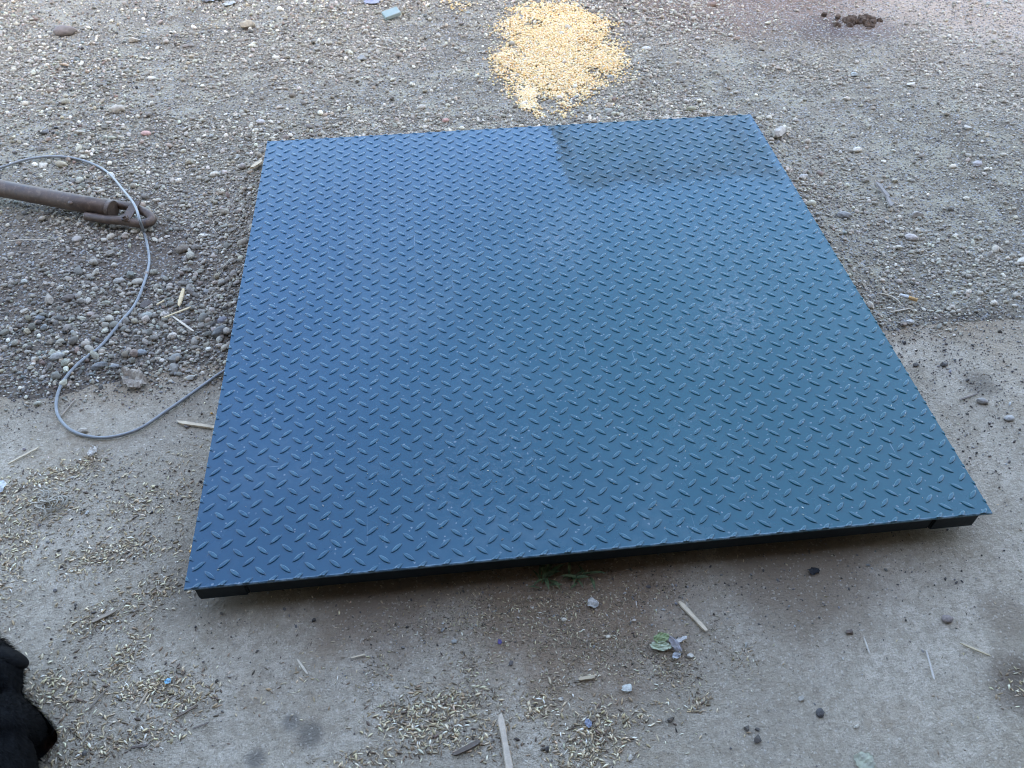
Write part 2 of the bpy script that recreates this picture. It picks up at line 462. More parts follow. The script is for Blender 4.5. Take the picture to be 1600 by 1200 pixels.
w = ribbed('wall_right', 5.6, 4.5, M['sheeting']); w.location = (6.1, -5.95, -0.05); w.rotation_euler = (0, 0, math.pi / 2)
w = ribbed('shed_roof', 11.2, 6.1, M['sheeting']); w.location = (-4.8, -0.25, 4.25); w.rotation_euler = (math.pi / 2 - 0.06, 0, 0)

# ------------------------------------------------------------------ scattered stuff: instances on points
def stone_mesh(seed, sub=2, rough=0.22, flat=0.62, angular=0.0):
    r = np.random.default_rng(seed)
    bm = bmesh.new()
    bmesh.ops.create_icosphere(bm, subdivisions=sub, radius=0.5)
    K = r.normal(size=(7, 3)); K /= np.linalg.norm(K, axis=1)[:, None]
    D = r.uniform(0.30, 0.46, 7) if angular < 0.9 else r.uniform(0.20, 0.38, 7)
    ph = r.uniform(0, 6.28, (3, 3)); fr = r.uniform(2.0, 5.5, (3, 3))
    for v in bm.verts:
        p = np.array(v.co)
        n = sum(math.sin(fr[k] @ p * 2 + ph[k].sum()) for k in range(3)) / 3
        p = p * (1 + rough * n)
        for k in range(7):
            e = p @ K[k] - D[k]
            if e > 0: p = p - K[k] * e * angular
        v.co = p * np.array((1.0, r.uniform(0.80, 0.82), flat))
    m = from_bm(bm)
    m.polygons.foreach_set('use_smooth', [angular < 0.5] * len(m.polygons))
    return m

def kernel_mesh():
    bm = bmesh.new()
    bmesh.ops.create_icosphere(bm, subdivisions=2, radius=0.5)
    for v in bm.verts:
        x, y, z = v.co
        w = 0.62 + 0.38 * (x + 0.5)
        v.co = (x, y * 0.92 * w, z * 0.55)
    m = from_bm(bm); m.polygons.foreach_set('use_smooth', [True] * len(m.polygons))
    return m

def husk_mesh(bend, wid):
    V, F = [], []
    n = 6
    for i in range(n + 1):
        t = i / n; x = t - 0.5
        w = wid * math.sin(math.pi * min(max(t, 0.03), 0.97)) ** 0.8
        z = bend * (0.25 - x * x) * 4
        V += [(x, -w, z), (x, 0, z + w * 0.8), (x, w, z), (x, 0, z - w * 0.15)]
    for i in range(n):
        for k in range(4):
            F.append((i * 4 + k, i * 4 + (k + 1) % 4, i * 4 + 4 + (k + 1) % 4, i * 4 + 4 + k))
    F += [(3, 2, 1, 0), (n * 4, n * 4 + 1, n * 4 + 2, n * 4 + 3)]
    m = mesh(V, F); m.polygons.foreach_set('use_smooth', [True] * len(m.polygons))
    return m

def make_lib(name, meshes, mat):
    c = bpy.data.collections.new(name)
    for i, m in enumerate(meshes):
        m.materials.append(mat)
        o = bpy.data.objects.new('%s_%02d' % (name, i), m)
        c.objects.link(o)
    return c

def scatter(name, lib, pos, rot, scl, col, label, cat=None):
    n = len(pos)
    m = bpy.data.meshes.new(name)
    m.vertices.add(n); m.vertices.foreach_set('co', np.asarray(pos, np.float32).ravel())
    nv = len(lib.objects)
    for nm, typ, arr, fld in (('rot', 'FLOAT_VECTOR', rot, 'vector'), ('scl', 'FLOAT_VECTOR', scl, 'vector')):
        a = m.attributes.new(nm, typ, 'POINT'); a.data.foreach_set(fld, np.asarray(arr, np.float32).ravel())
    a = m.attributes.new('col', 'FLOAT_COLOR', 'POINT'); a.data.foreach_set('color', np.hstack([col, np.ones((n, 1))]).astype(np.float32).ravel())
    a = m.attributes.new('idx', 'INT', 'POINT'); a.data.foreach_set('value', RNG.integers(0, nv, n).astype(np.int32))
    o = link(name, m)
    ng = bpy.data.node_groups.new(name, 'GeometryNodeTree')
    ng.interface.new_socket('Geometry', in_out='INPUT', socket_type='NodeSocketGeometry')
    ng.interface.new_socket('Geometry', in_out='OUTPUT', socket_type='NodeSocketGeometry')
    N = ng.nodes.new
    gi, go = N('NodeGroupInput'), N('NodeGroupOutput')
    iop = N('GeometryNodeInstanceOnPoints'); ci = N('GeometryNodeCollectionInfo')
    ci.inputs['Collection'].default_value = lib
    ci.inputs['Separate Children'].default_value = True; ci.inputs['Reset Children'].default_value = True
    iop.inputs['Pick Instance'].default_value = True
    L = ng.links.new
    for nm, dt, sk in (('rot', 'FLOAT_VECTOR', 'Rotation'), ('scl', 'FLOAT_VECTOR', 'Scale'), ('idx', 'INT', 'Instance Index')):
        na = N('GeometryNodeInputNamedAttribute'); na.data_type = dt; na.inputs['Name'].default_value = nm
        L(na.outputs['Attribute'], iop.inputs[sk])
    L(gi.outputs[0], iop.inputs['Points']); L(ci.outputs[0], iop.inputs['Instance']); L(iop.outputs[0], go.inputs[0])
    md = o.modifiers.new('scatter', 'NODES'); md.node_group = ng
    tag(o, label, cat, kind='stuff')
    return o

def pick(pal, n, jit=0.12, gain=1.0):
    """random colours from a weighted palette"""
    w = np.array([p[0] for p in pal], float); w /= w.sum()
    c = np.array([p[1] for p in pal])[RNG.choice(len(pal), n, p=w)]
    return np.clip(c * gain * (1 + RNG.normal(0, jit, (n, 1))) * (1 + RNG.normal(0, 0.03, (n, 3))), 0.015, 0.85)

def under_deck(x, y, m=0.03):
    return (x > m) & (x < 1.5 - m) & (y > m + 0.03) & (y < 1.5 - m)

pebbles = make_lib('pebble', [stone_mesh(k, 2, 0.20, 0.55 + 0.05 * (k % 5), 0.85 if k % 3 else 0.0) for k in range(12)], M['gravel'])
grits = make_lib('grit', [stone_mesh(50 + k, 1, 0.25, 0.7, 0.6) for k in range(6)], M['gravel'])

PAL_G = [(5, (0.235, 0.225, 0.215)), (4, (0.32, 0.305, 0.29)), (3, (0.155, 0.15, 0.15)), (2, (0.25, 0.215, 0.18)), (2.0, (0.42, 0.40, 0.38)), (0.6, (0.54, 0.53, 0.51)), (0.8, (0.20, 0.155, 0.14)), (1, (0.20, 0.22, 0.24))]

def yard_points(n, x0, x1, y0, y1):
    return RNG.uniform(x0, x1, n), RNG.uniform(y0, y1, n)

def stone_field(n, kind):
    x, y = yard_points(n, -2.4, 4.3, 0.42, 4.3)
    # thin out away from the picture
    view = sstep(-2.4, -1.6, x + 0.30 * (2.6 - y)) * sstep(4.3, 3.4, x - 0.3 * (2.4 - y) * 0 ) * sstep(4.3, 3.2, y)
    d = fbm(x, y, 1.7, 4, 21); d2 = fbm(x, y, 6.5, 3, 22)
    dens = 0.30 + 1.25 * sstep(0.40, 0.60, d) * (0.45 + sstep(0.35, 0.62, d2))
    dens = np.clip(dens, 0, 1.2)
    # bank of loose washed pebbles left of the deck, by the slab
    bank = np.exp(-(((x + 0.28) / 0.55) ** 2 + ((y - 0.86) / 0.34) ** 2))
    dens = np.maximum(dens, 1.15 * bank)
    for (cx, cy), r, k in BARE:
        dens = dens * (1 - k * np.exp(-(((x - cx) ** 2 + (y - cy) ** 2) / r ** 2)))
    # a few thrown onto the slab
    e = 0.615 + 0.05 * (fbm(x, y, 5, 3, 23) - 0.5)
    dens = dens * np.where(y > e, 1, np.exp((y - e) / (0.025 if kind != 'grit' else 0.05)))
    keep = (RNG.random(n) < dens / 1.2 * (0.25 + 0.75 * view)) & ~under_deck(x, y)
    x, y, bank = x[keep], y[keep], bank[keep]
    return x, y, bank

BARE = [((-0.297, 1.071), 0.14, 0.92), ((-0.567, 0.905), 0.12, 0.6), ((-0.500, 1.953), 0.30, 0.5), ((1.853, 2.503), 0.30, 0.75), ((2.820, 2.354), 0.45, 0.75), ((2.218, 2.269), 0.14, 0.7),
        ((1.610, 0.893), 0.12, 0.6), ((-0.123, 2.644), 0.35, 0.5), ((1.976, 1.079), 0.20, 0.5)]

def emit_stones(name, n, kind, lib, med, sig, lo, hi, label, bk=0.30):
    x, y, bank = stone_field(n, kind)
    k = len(x)
    s = np.clip(med * np.exp(RNG.normal(0, sig, k)), lo, hi) * (1 + bk * bank)
    s = s * (1 - 0.15 * sstep(1.3, 2.2, x))
    a = RNG.uniform(0.75, 1.3, k); b = RNG.uniform(0.75, 1.15, k)
    scl = np.stack([s * a, s, s * b], 1)
    rot = np.stack([RNG.normal(0, 0.35, k), RNG.normal(0, 0.35, k), RNG.uniform(0, 6.28, k)], 1)
    z = h_top(x, y) + s * RNG.uniform(0.10, 0.36, k)
    col = pick(PAL_G, k, 0.32, 1.36) * np.array((1.19, 1.075, 0.845))
    # dustier and paler on the right, darker and bluer on the washed bank
    dust = np.clip(sstep(0.9, 2.0, x) * 0.38 + 0.28 * sstep(0.4, 0.7, fbm(x, y, 2, 3, 31)), 0, 0.7)[:, None]
    col = col * (1 - dust) + np.array((0.53, 0.45, 0.345)) * dust * RNG.uniform(0.75, 1.2, (k, 1))
    col = col * (1 - 0.25 * bank[:, None]) * np.where(bank[:, None] > 0.3, np.array((0.97, 0.98, 1.0)), 1)
    return scatter(name, lib, np.stack([x, y, z], 1), rot, scl, col, label)

emit_stones('gravel', 190000, 'pebble', pebbles, 0.0086, 0.38, 0.006, 0.026, 'grey and tan pebbles of the yard gravel')
emit_stones('grit', 440000, 'grit', grits, 0.0048, 0.32, 0.0025, 0.009, 'fine crushed grit lying between the yard pebbles')

# ------------------------------------------------------------------ the floor scale
DECK_Z = 0.085
T = 0.005
scale_root = empty('floor_scale', (0, 0, 0))
tag(scale_root, 'square blue steel platform floor scale with raised diamond tread deck', 'floor scale')

bm = bmesh.new()
box_bm(bm, 0, 1.5, 0, 1.5, DECK_Z - T, DECK_Z)
bmesh.ops.bevel(bm, geom=[e for e in bm.edges if all(v.co.z > DECK_Z - 0.001 for v in e.verts)], offset=0.0012, segments=2, affect='EDGES')
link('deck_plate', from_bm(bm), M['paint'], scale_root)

# raised lozenges: two families on a centred lattice, leaning 42 degrees either way
PA, PB = 0.04432, 0.04222
LZ_L, LZ_W, LZ_H = 0.0305, 0.0090, 0.0022

def lozenge_mesh(lean):
    n = 7
    V, F = [], []
    prof = ((1.0, 0.0), (0.84, 0.72), (0.68, 0.95), (0.30, 1.0))
    ca, sa = math.cos(lean), math.sin(lean)
    def pt(u, v, z):
        return (u * ca - v * sa, u * sa + v * ca, z)
    ring = [(-1 + 2 * i / n, 1) for i in range(n + 1)] + [(1 - 2 * i / n, -1) for i in range(1, n)]
    for w, z in prof:
        for u, sgn in ring:
            lens = max(1 - abs(u) ** 2.2, 0.0)
            V.append(pt(u * LZ_L / 2 * (0.97 * (0.80 + 0.20 * w)), sgn * lens * LZ_W / 2 * w, LZ_H * z * min(1, 0.30 + 1.3 * lens)))
    k = len(ring)
    for r in range(len(prof) - 1):
        for i in range(k):
            j = (i + 1) % k
            F.append((r * k + i, r * k + j, (r + 1) * k + j, (r + 1) * k + i))
    b = (len(prof) - 1) * k
    for i in range(1, n):
        F.append((b + i, b + i + 1, b + (k - i - 1) % k, b + (k - i) % k) if i < n - 1 else (b + i, b + i + 1, b + k - i))
    F.append((b, b + 1, b + k - 1))
    m = mesh(V, F)
    bm = bmesh.new(); bm.from_mesh(m)
    bmesh.ops.remove_doubles(bm, verts=bm.verts, dist=1e-6)
    bmesh.ops.recalc_face_normals(bm, faces=bm.faces)
    up_ = sum(f.normal.z for f in bm.faces)
    if up_ < 0: bmesh.ops.reverse_faces(bm, faces=bm.faces)
    bm.to_mesh(m); bm.free()
    m.polygons.foreach_set('use_smooth', [True] * len(m.polygons))
    m.materials.append(M['paint'])
    return m

LZ = [lozenge_mesh(RAD(42)), lozenge_mesh(RAD(-42))]
spots = []
for j in range(-1, 38):
    for i in range(-1, 36):
        spots.append((0.0200 + i * PA, 0.0020 + j * PB, 0))
        spots.append((0.0200 + (i + 0.5) * PA, 0.0020 + (j + 0.5) * PB, 1))
spots = [s for s in spots if -0.011 < s[0] < 1.511 and -0.011 < s[1] < 1.511]
spots.sort(key=lambda s: math.hypot(s[0] - 0.5028, s[1] - -0.7578))
MARG = 0.0125

def clipped(fam, x, y):
    bm = bmesh.new(); bm.from_mesh(LZ[fam])
    bmesh.ops.translate(bm, verts=bm.verts, vec=(x, y, 0))
    for co, no in (((0.0008, 0, 0), (-1, 0, 0)), ((1.4992, 0, 0), (1, 0, 0)), ((0, 0.0008, 0), (0, -1, 0)), ((0, 1.4992, 0), (0, 1, 0))):
        g = list(bm.verts) + list(bm.edges) + list(bm.faces)
        r = bmesh.ops.bisect_plane(bm, geom=g, plane_co=co, plane_no=no, clear_outer=True)
        ed = [e for e in r['geom_cut'] if isinstance(e, bmesh.types.BMEdge)]
        # close the cut with a little wall down to the plate
        if ed:
            ex = bmesh.ops.extrude_edge_only(bm, edges=ed)
            for v in [q for q in ex['geom'] if isinstance(q, bmesh.types.BMVert)]: v.co.z = 0
    bmesh.ops.translate(bm, verts=bm.verts, vec=(-x, -y, 0))
    if not bm.faces: bm.free(); return None
    m = from_bm(bm)
    return m

# material coordinates must run across the deck, so the joined relief keeps deck coordinates; singles take the paint on their own
rest = bmesh.new()
count = 0
for x, y, fam in spots:
    inner = MARG < x < 1.5 - MARG and MARG < y < 1.5 - MARG
    m = LZ[fam] if inner else clipped(fam, x, y)
    if m is None: continue
    if count < 300:
        if not inner and not m.materials: m.materials.append(M['paint'])
        o = bpy.data.objects.new('tread_lozenge', m); COL.objects.link(o)
        o.parent = scale_root; o.location = (x, y, DECK_Z - 0.00005)
        count += 1
    else:
        s0 = len(rest.verts)
        rest.from_mesh(m); rest.verts.ensure_lookup_table()
        for v in rest.verts[s0:]:
            v.co.x += x; v.co.y += y; v.co.z += DECK_Z - 0.00005
rm = from_bm(rest)
rm.polygons.foreach_set('use_smooth', [True] * len(rm.polygons))
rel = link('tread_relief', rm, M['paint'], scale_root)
tag(rel, 'raised lozenge pattern over the rest of the blue deck', kind='stuff')

# box beams under the deck: one along each side, flush with the rim, the cross beams set well back
def beam(x0, x1, y0, y1, z0, z1, name):
    b_ = bmesh.new(); box_bm(b_, x0, x1, y0, y1, z0, z1)
    bmesh.ops.bevel(b_, geom=list(b_.edges), offset=0.003, segments=2, affect='EDGES')
    return link(name, from_bm(b_), M['frame'], scale_root)
ZB, ZT = 0.026, DECK_Z - T - 0.0008
for x0 in (0.010, 1.400):
    beam(x0, x0 + 0.090, 0.010, 1.490, ZB, ZT, 'side_beam')
for x0 in (0.46, 0.95):
    beam(x0, x0 + 0.06, 0.074, 1.426, ZB + 0.012, ZT, 'stiffener')
for y0 in (0.0125, 1.4275):
    beam(0.1005, 1.3995, y0, y0 + 0.06, ZB + 0.0015, ZT, 'cross_beam')
# adjustable feet
bm = bmesh.new()
for r0, r1_, z0, z1 in ((0.028, 0.028, 0.0, 0.010), (0.011, 0.011, 0.010, 0.045)):
    bmesh.ops.create_cone(bm, cap_ends=True, segments=20, radius1=r0, radius2=r1_, depth=z1 - z0, matrix=Matrix.Translation((0, 0, (z0 + z1) / 2)))
fm = from_bm(bm); fm.materials.append(M['frame'])
for x, y in ((0.055, 0.10), (1.445, 0.10), (0.055, 1.40), (1.445, 1.40)):
    o = bpy.data.objects.new('foot', fm); COL.objects.link(o); o.parent = scale_root
    o.location = (x, y, 0.001 if y < 0.6 else 0.004)

# ------------------------------------------------------------------ drawbar lying on the yard
d0, d1 = Vector((*(-0.742, 1.370), 0)), Vector((*(-0.410, 1.250), 0))
dirv = (d1 - d0).normalized(); sidev = Vector((-dirv.y, dirv.x, 0))        # sidev points away from the camera
bar_root = empty('drawbar', (d1.x, d1.y, 0))
tag(bar_root, 'rusty brown steel drawbar pipe with a bent rod eye, lying on gravel', 'drawbar')
PIPE_R = 0.0245
def hz(p): return H(p.x, p.y)
zg = hz(d1)
zc = zg + 0.042
back = d1 - dirv * 1.25
def rel_path(pts): return [p - Vector((d1.x, d1.y, 0)) for p in pts]
A = Vector((d1.x, d1.y, zc)); B = Vector((back.x, back.y, zc + 0.05))
pm = tube(rel_path([B + (A - B) * t for t in (0, 0.3, 0.6, 0.9, 1.0)]), PIPE_R, 24)
pipe = link('pipe', pm, M['rust'], bar_root)
for f in pm.polygons: f.use_smooth = len(f.vertices) == 4
# weld collar at the pipe mouth
cm = tube(rel_path([A - dirv * 0.012, A - dirv * 0.001 + Vector((0, 0, 0))]), [PIPE_R + 0.0015, PIPE_R + 0.001], 24)
link('weld_bead', cm, M['rust'], pipe)
# eye: a round rod bent into a long U, welded along both flanks of the pipe
ROD = 0.0125
off = PIPE_R + ROD * 0.55
zr = zc - 0.012
pts = []
for t in (-0.072, -0.045, 0.0, 0.042): pts.append(A + dirv * t - sidev * (off - 0.15 * max(t, 0)) )
pts = [Vector((p.x, p.y, zr)) for p in pts]
tip = A + dirv * 0.112
pts.append(Vector((*(A + dirv * 0.078 - sidev * (off * 0.72)).xy, zr - 0.004)))
pts.append(Vector((*(A + dirv * 0.103 - sidev * (off * 0.45)).xy, zr - 0.006)))
pts.append(Vector((*(tip + sidev * 0.004).xy, zr - 0.005)))
pts.append(Vector((*(A + dirv * 0.096 + sidev * (off * 0.55)).xy, zr + 0.000)))
pts.append(Vector((*(A + dirv * 0.065 + sidev * (off * 0.85)).xy, zr + 0.004)))
for t in (0.03, -0.02, -0.06): pts.append(Vector((*(A + dirv * t + sidev * off).xy, zr + 0.006)))
em = tube(rel_path(smooth_path(pts, 8)), ROD, 16)
eye = link('towing_eye', em, M['rust'], bar_root)
for f in em.polygons: f.use_smooth = len(f.vertices) == 4
# flat bar across the eye and its bolt
q = A + dirv * 0.055
c0 = q - sidev * 0.034 + Vector((0, 0, -0.006)); c1 = q + sidev * 0.036 + Vector((0, 0, 0.012))
bm = bmesh.new(); box_bm(bm, -0.5, 0.5, -0.013, 0.013, -0.003, 0.003)
bmesh.ops.bevel(bm, geom=list(bm.edges), offset=0.001, segments=1, affect='EDGES')
fb = link('cross_bar', from_bm(bm), M['rust'], bar_root)
dd = c1 - c0
fb.location = (c0 + c1) / 2 - Vector((d1.x, d1.y, 0)); fb.scale = (dd.length, 1, 1)
fb.rotation_euler = dd.to_track_quat('X', 'Z').to_euler()
bm = bmesh.new()
bmesh.ops.create_cone(bm, cap_ends=True, segments=6, radius1=0.010, radius2=0.010, depth=0.010)
bmesh.ops.create_cone(bm, cap_ends=True, segments=12, radius1=0.005, radius2=0.005, depth=0.022)
bo = link('bolt', from_bm(bm), M['rust'], fb)
bo.scale = (1 / dd.length, 1, 1); bo.location = (-0.42, 0, 0.006)
bm = bmesh.new()
bmesh.ops.create_uvsphere(bm, u_segments=12, v_segments=6, radius=0.008)
rv = link('rivet', from_bm(bm), M['rust'], pipe, smooth=True)
pv = A - dirv * 0.115 - sidev * (PIPE_R * 0.75) + Vector((0, 0, PIPE_R * 0.72))
rv.location = pv - Vector((d1.x, d1.y, 0)); rv.scale = (1, 1, 0.6)

# ------------------------------------------------------------------ signal cable of the scale
CR = 0.0037
cab = [(0.141, 0.677), (0.037, 0.651), (-0.035, 0.611), (-0.084, 0.561), (-0.142, 0.502), (-0.198, 0.452), (-0.263, 0.438), (-0.326, 0.457), (-0.371, 0.499), (-0.394, 0.549), (-0.395, 0.608), (-0.374, 0.668), (-0.337, 0.729), (-0.308, 0.805), (-0.288, 0.875), (-0.280, 0.949), (-0.285, 1.042), (-0.302, 1.114), (-0.326, 1.186)]
cpts = [Vector((x, y, H(x, y) + CR + 0.003)) for x, y in cab]
cpts[0].z = 0.03; cpts[1].z = 0.02
over = [((-0.305, 1.140), 0.075), ((-0.330, 1.207), 0.080), ((-0.383, 1.303), 0.065)]
for (x, y), dz in over: cpts.append(Vector((x, y, dz)))
for x, y in ((-0.493, 1.495), (-0.577, 1.568), (-0.662, 1.599), (-0.746, 1.590), (-0.829, 1.549), (-0.923, 1.493), (-1.062, 1.474)):
    cpts.append(Vector((x, y, H(x, y) + CR + 0.006)))
cpath = smooth_path(cpts, 9)
cm = tube(cpath, CR, 10)
cab_o = link('signal_cable', cm, M['cable'], smooth=True)
tag(cab_o, 'thin grey cable looping from under the blue deck over the drawbar', 'cable')

# ------------------------------------------------------------------ spilled corn
kern = make_lib('corn_kernel', [kernel_mesh()], M['grain'])
def in_poly(x, y, poly):
    c = np.zeros(len(x), bool); n = len(poly)
    for i in range(n):
        x1, y1 = poly[i]; x2, y2 = poly[(i + 1) % n]
        hit = ((y1 > y) != (y2 > y)) & (x < (x2 - x1) * (y - y1) / (y2 - y1 + 1e-12) + x1)
        c ^= hit
    return c
PILE = [(0.821, 2.421), (0.884, 2.522), (0.978, 2.586), (1.067, 2.564), (1.142, 2.506), (1.207, 2.391), (1.198, 2.277), (1.148, 2.205), (1.211, 2.113), (1.209, 2.036), (1.151, 1.968), (1.075, 1.929), (1.009, 1.879), (0.938, 1.860), (0.885, 1.879), (0.862, 1.966), (0.800, 2.036), (0.740, 2.087), (0.759, 2.142), (0.852, 2.184), (0.826, 2.273)]
TAILS = [((0.839, 1.852), 0.028, 420), ((0.825, 1.774), 0.026, 330), ((0.813, 1.901), 0.05, 180), ((0.952, 1.773), 0.025, 60), ((0.851, 1.706), 0.025, 40), ((0.650, 2.591), 0.05, 50), ((0.602, 2.659), 0.03, 30), ((0.792, 2.378), 0.05, 60),
         ((0.937, 1.701), 0.03, 40), ((1.193, 2.184), 0.06, 130), ((1.166, 1.982), 0.07, 120), ((1.002, 1.834), 0.09, 120), ((0.796, 1.997), 0.07, 90), ((1.174, 2.353), 0.05, 110)]
kx, ky = RNG.uniform(0.60, 1.45, 80000), RNG.uniform(1.7, 2.8, 80000)
wx = kx + 0.07 * (fbm(kx, ky, 14, 4, 41) - 0.5) + RNG.normal(0, 0.024, 80000); wy = ky + 0.12 * (fbm(kx, ky, 14, 4, 42) - 0.5) + RNG.normal(0, 0.040, 80000)
dn = fbm(kx, ky, 12, 3, 43)
ok = in_poly(wx, wy, PILE) & (RNG.random(80000) < np.clip(0.30 + 2.6 * (dn - 0.27), 0.10, 1))
kx, ky = kx[ok], ky[ok]
ex = [], []
for (cx, cy), r, n in TAILS:
    n = int(n * 1.2); ex[0].append(RNG.normal(cx, r * 0.6, n)); ex[1].append(RNG.normal(cy, r * 0.8, n))
# a dribble of kernels along the far and right rims of the deck
n = 70; ex[0].append(RNG.uniform(0.75, 1.35, n)); ex[1].append(1.5 + np.abs(RNG.normal(0.02, 0.02, n)))
n = 70; ex[0].append(1.5 + np.abs(RNG.normal(0.015, 0.012, n))); ex[1].append(RNG.uniform(0.3, 1.45, n))
n = 26; ex[0].append(-np.abs(RNG.normal(0.015, 0.010, n))); ex[1].append(RNG.uniform(0.1, 0.5, n))
kx = np.concatenate([kx] + ex[0]); ky = np.concatenate([ky] + ex[1])
k = len(kx)
s = RNG.normal(0.0080, 0.0008, k)
mound = in_poly(kx, ky, PILE)
z = h_top(kx, ky) + 0.004 + mound * RNG.uniform(0, 0.006, k)
colk = pick([(5, (0.84, 0.57, 0.25)), (4, (0.85, 0.63, 0.34)), (1.0, (0.82, 0.47, 0.15)), (3.0, (0.85, 0.70, 0.46)), (0.3, (0.55, 0.31, 0.11))], k, 0.10, 0.90)
scatter('spilled_corn', kern, np.stack([kx, ky, z], 1), np.stack([RNG.normal(0, 0.5, k), RNG.normal(0, 0.5, k), RNG.uniform(0, 6.28, k)], 1),
        np.stack([s, s, s], 1), colk, 'spilled yellow corn kernels lying in a heap behind the blue deck')

# ------------------------------------------------------------------ chaff, straw bits and crumbs on the slab
husks = make_lib('husk', [husk_mesh(0.05, 0.14), husk_mesh(0.12, 0.17), husk_mesh(0.02, 0.11), husk_mesh(0.18, 0.13), husk_mesh(0.0, 0.05)], M['chaff'])
PAL_H = [(4, (0.50, 0.43, 0.31)), (2.4, (0.60, 0.54, 0.42)), (3.4, (0.34, 0.27, 0.18)), (3, (0.22, 0.17, 0.12)), (0.9, (0.70, 0.66, 0.56)), (1.2, (0.12, 0.095, 0.075))]
CL = [  # centre, spread x, spread y (m), how many
    ((-0.359, 0.275), 0.05, 0.025, 330), ((-0.417, 0.321), 0.04, 0.02, 160), ((-0.316, 0.355), 0.035, 0.015, 150), ((-0.394, 0.203), 0.03, 0.04, 260), ((-0.371, 0.088), 0.02, 0.06, 260), ((-0.384, 0.342), 0.05, 0.02, 110),
    ((-0.158, 0.253), 0.030, 0.022, 260), ((-0.167, 0.149), 0.032, 0.018, 330), ((-0.235, 0.128), 0.025, 0.02, 170), ((-0.088, 0.051), 0.028, 0.018, 200), ((-0.165, 0.007), 0.03, 0.016, 150), ((-0.194, -0.015), 0.02, 0.012, 60),
    ((-0.108, -0.066), 0.013, 0.024, 170), ((-0.132, -0.093), 0.012, 0.008, 60), ((-0.068, -0.140), 0.030, 0.012, 210), ((0.006, -0.164), 0.030, 0.014, 190), ((-0.038, -0.126), 0.025, 0.012, 100), ((-0.231, -0.128), 0.035, 0.028, 420),
    ((-0.174, -0.203), 0.03, 0.018, 150), ((-0.098, -0.222), 0.035, 0.010, 130), ((-0.022, -0.215), 0.02, 0.012, 60), ((-0.174, -0.244), 0.04, 0.012, 120), ((-0.295, 0.374), 0.02, 0.01, 80),
    ((0.385, -0.232), 0.030, 0.020, 360), ((0.450, -0.223), 0.034, 0.018, 330), ((0.494, -0.211), 0.024, 0.012, 130), ((0.436, -0.274), 0.032, 0.014, 230), ((0.301, -0.295), 0.03, 0.010, 130), ((0.325, -0.148), 0.012, 0.020, 80), ((0.492, -0.160), 0.016, 0.014, 100), ((0.521, -0.278), 0.02, 0.02, 110),
    ((0.388, -0.065), 0.05, 0.02, 130), ((0.494, -0.057), 0.05, 0.03, 340), ((0.563, -0.077), 0.05, 0.03, 300), ((0.656, -0.081), 0.05, 0.025, 420), ((0.696, -0.129), 0.05, 0.018, 380), ((0.760, -0.160), 0.045, 0.022, 360), ((0.833, -0.191), 0.03, 0.016, 200), ((0.856, -0.216), 0.02, 0.012, 90),
    ((0.656, -0.201), 0.03, 0.015, 120), ((0.603, -0.239), 0.020, 0.014, 130), ((0.670, -0.315), 0.030, 0.022, 460), ((0.694, -0.270), 0.020, 0.014, 120), ((0.752, -0.282), 0.03, 0.014, 90), ((0.875, -0.258), 0.012, 0.008, 60), ((0.971, -0.194), 0.014, 0.012, 70), ((0.941, -0.137), 0.02, 0.014, 60),
    ((0.818, -0.053), 0.06, 0.02, 260), ((0.651, -0.035), 0.08, 0.02, 260), ((-0.063, 0.259), 0.015, 0.03, 60), ((-0.086, 0.361), 0.02, 0.03, 60), ((-0.215, 0.340), 0.02, 0.02, 50), ((-0.080, 0.140), 0.03, 0.02, 50),
    ((0.187, -0.145), 0.04, 0.02, 40), ((1.426, -0.295), 0.02, 0.02, 60), ((-0.337, 0.197), 0.06, 0.05, 110)]
px, py, ss = [], [], []
for (cx, cy), sx, sy, n in CL:
    n = int(n * 1.1); sx *= 1.1; sy *= 1.1
    a = RNG.normal(0, 1, n); b = RNG.normal(0, 1, n)
    tail = np.where(RNG.random(n) < 0.22, RNG.uniform(1.2, 2.6, n), 1.0); a = a * tail; b = b * tail
    px.append(cx + sx * a + 0.25 * sx * b); py.append(cy + sy * b)
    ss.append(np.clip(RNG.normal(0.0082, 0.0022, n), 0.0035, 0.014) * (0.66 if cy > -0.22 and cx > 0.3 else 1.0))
for (cx, cy), sx, sy, n in CL:
    n = int(n * 1.5)
    px.append(RNG.normal(cx, sx * 1.25, n)); py.append(RNG.normal(cy, sy * 1.25, n)); ss.append(RNG.uniform(0.0018, 0.0042, n))
n = 1500
px.append(RNG.uniform(-0.8, 2.0, n)); py.append(RNG.uniform(-0.75, 0.62, n)); ss.append(RNG.uniform(0.003, 0.008, n))
n = 900
px.append(RNG.normal(0.0, 0.5, n)); py.append(RNG.normal(-0.1, 0.3, n)); ss.append(RNG.uniform(0.003, 0.009, n))
px, py, ss = (np.concatenate(v) for v in (px, py, ss))
ok = (py < 0.62) & ~under_deck(px, py, 0.02)
px, py, ss = px[ok], py[ok], ss[ok]
k = len(px)
wid = RNG.uniform(0.75, 1.25, k)
z = h_top(px, py) + ss * RNG.uniform(0.03, 0.16, k)
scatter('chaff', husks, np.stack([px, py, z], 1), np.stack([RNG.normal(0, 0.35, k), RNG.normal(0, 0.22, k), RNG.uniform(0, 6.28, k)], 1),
        np.stack([ss, ss * wid * 1.15, ss * wid * 0.7], 1), np.where((ss < 0.0045)[:, None], 0.5, 1.0) * np.where(((px > 0.30) & (py > -0.22))[:, None], 0.82, 1.0) * pick(PAL_H, k, 0.25, 1.22) * np.array((1.10, 1.0, 0.84)), 'pale husks and chaff strewn over the concrete in drifts')
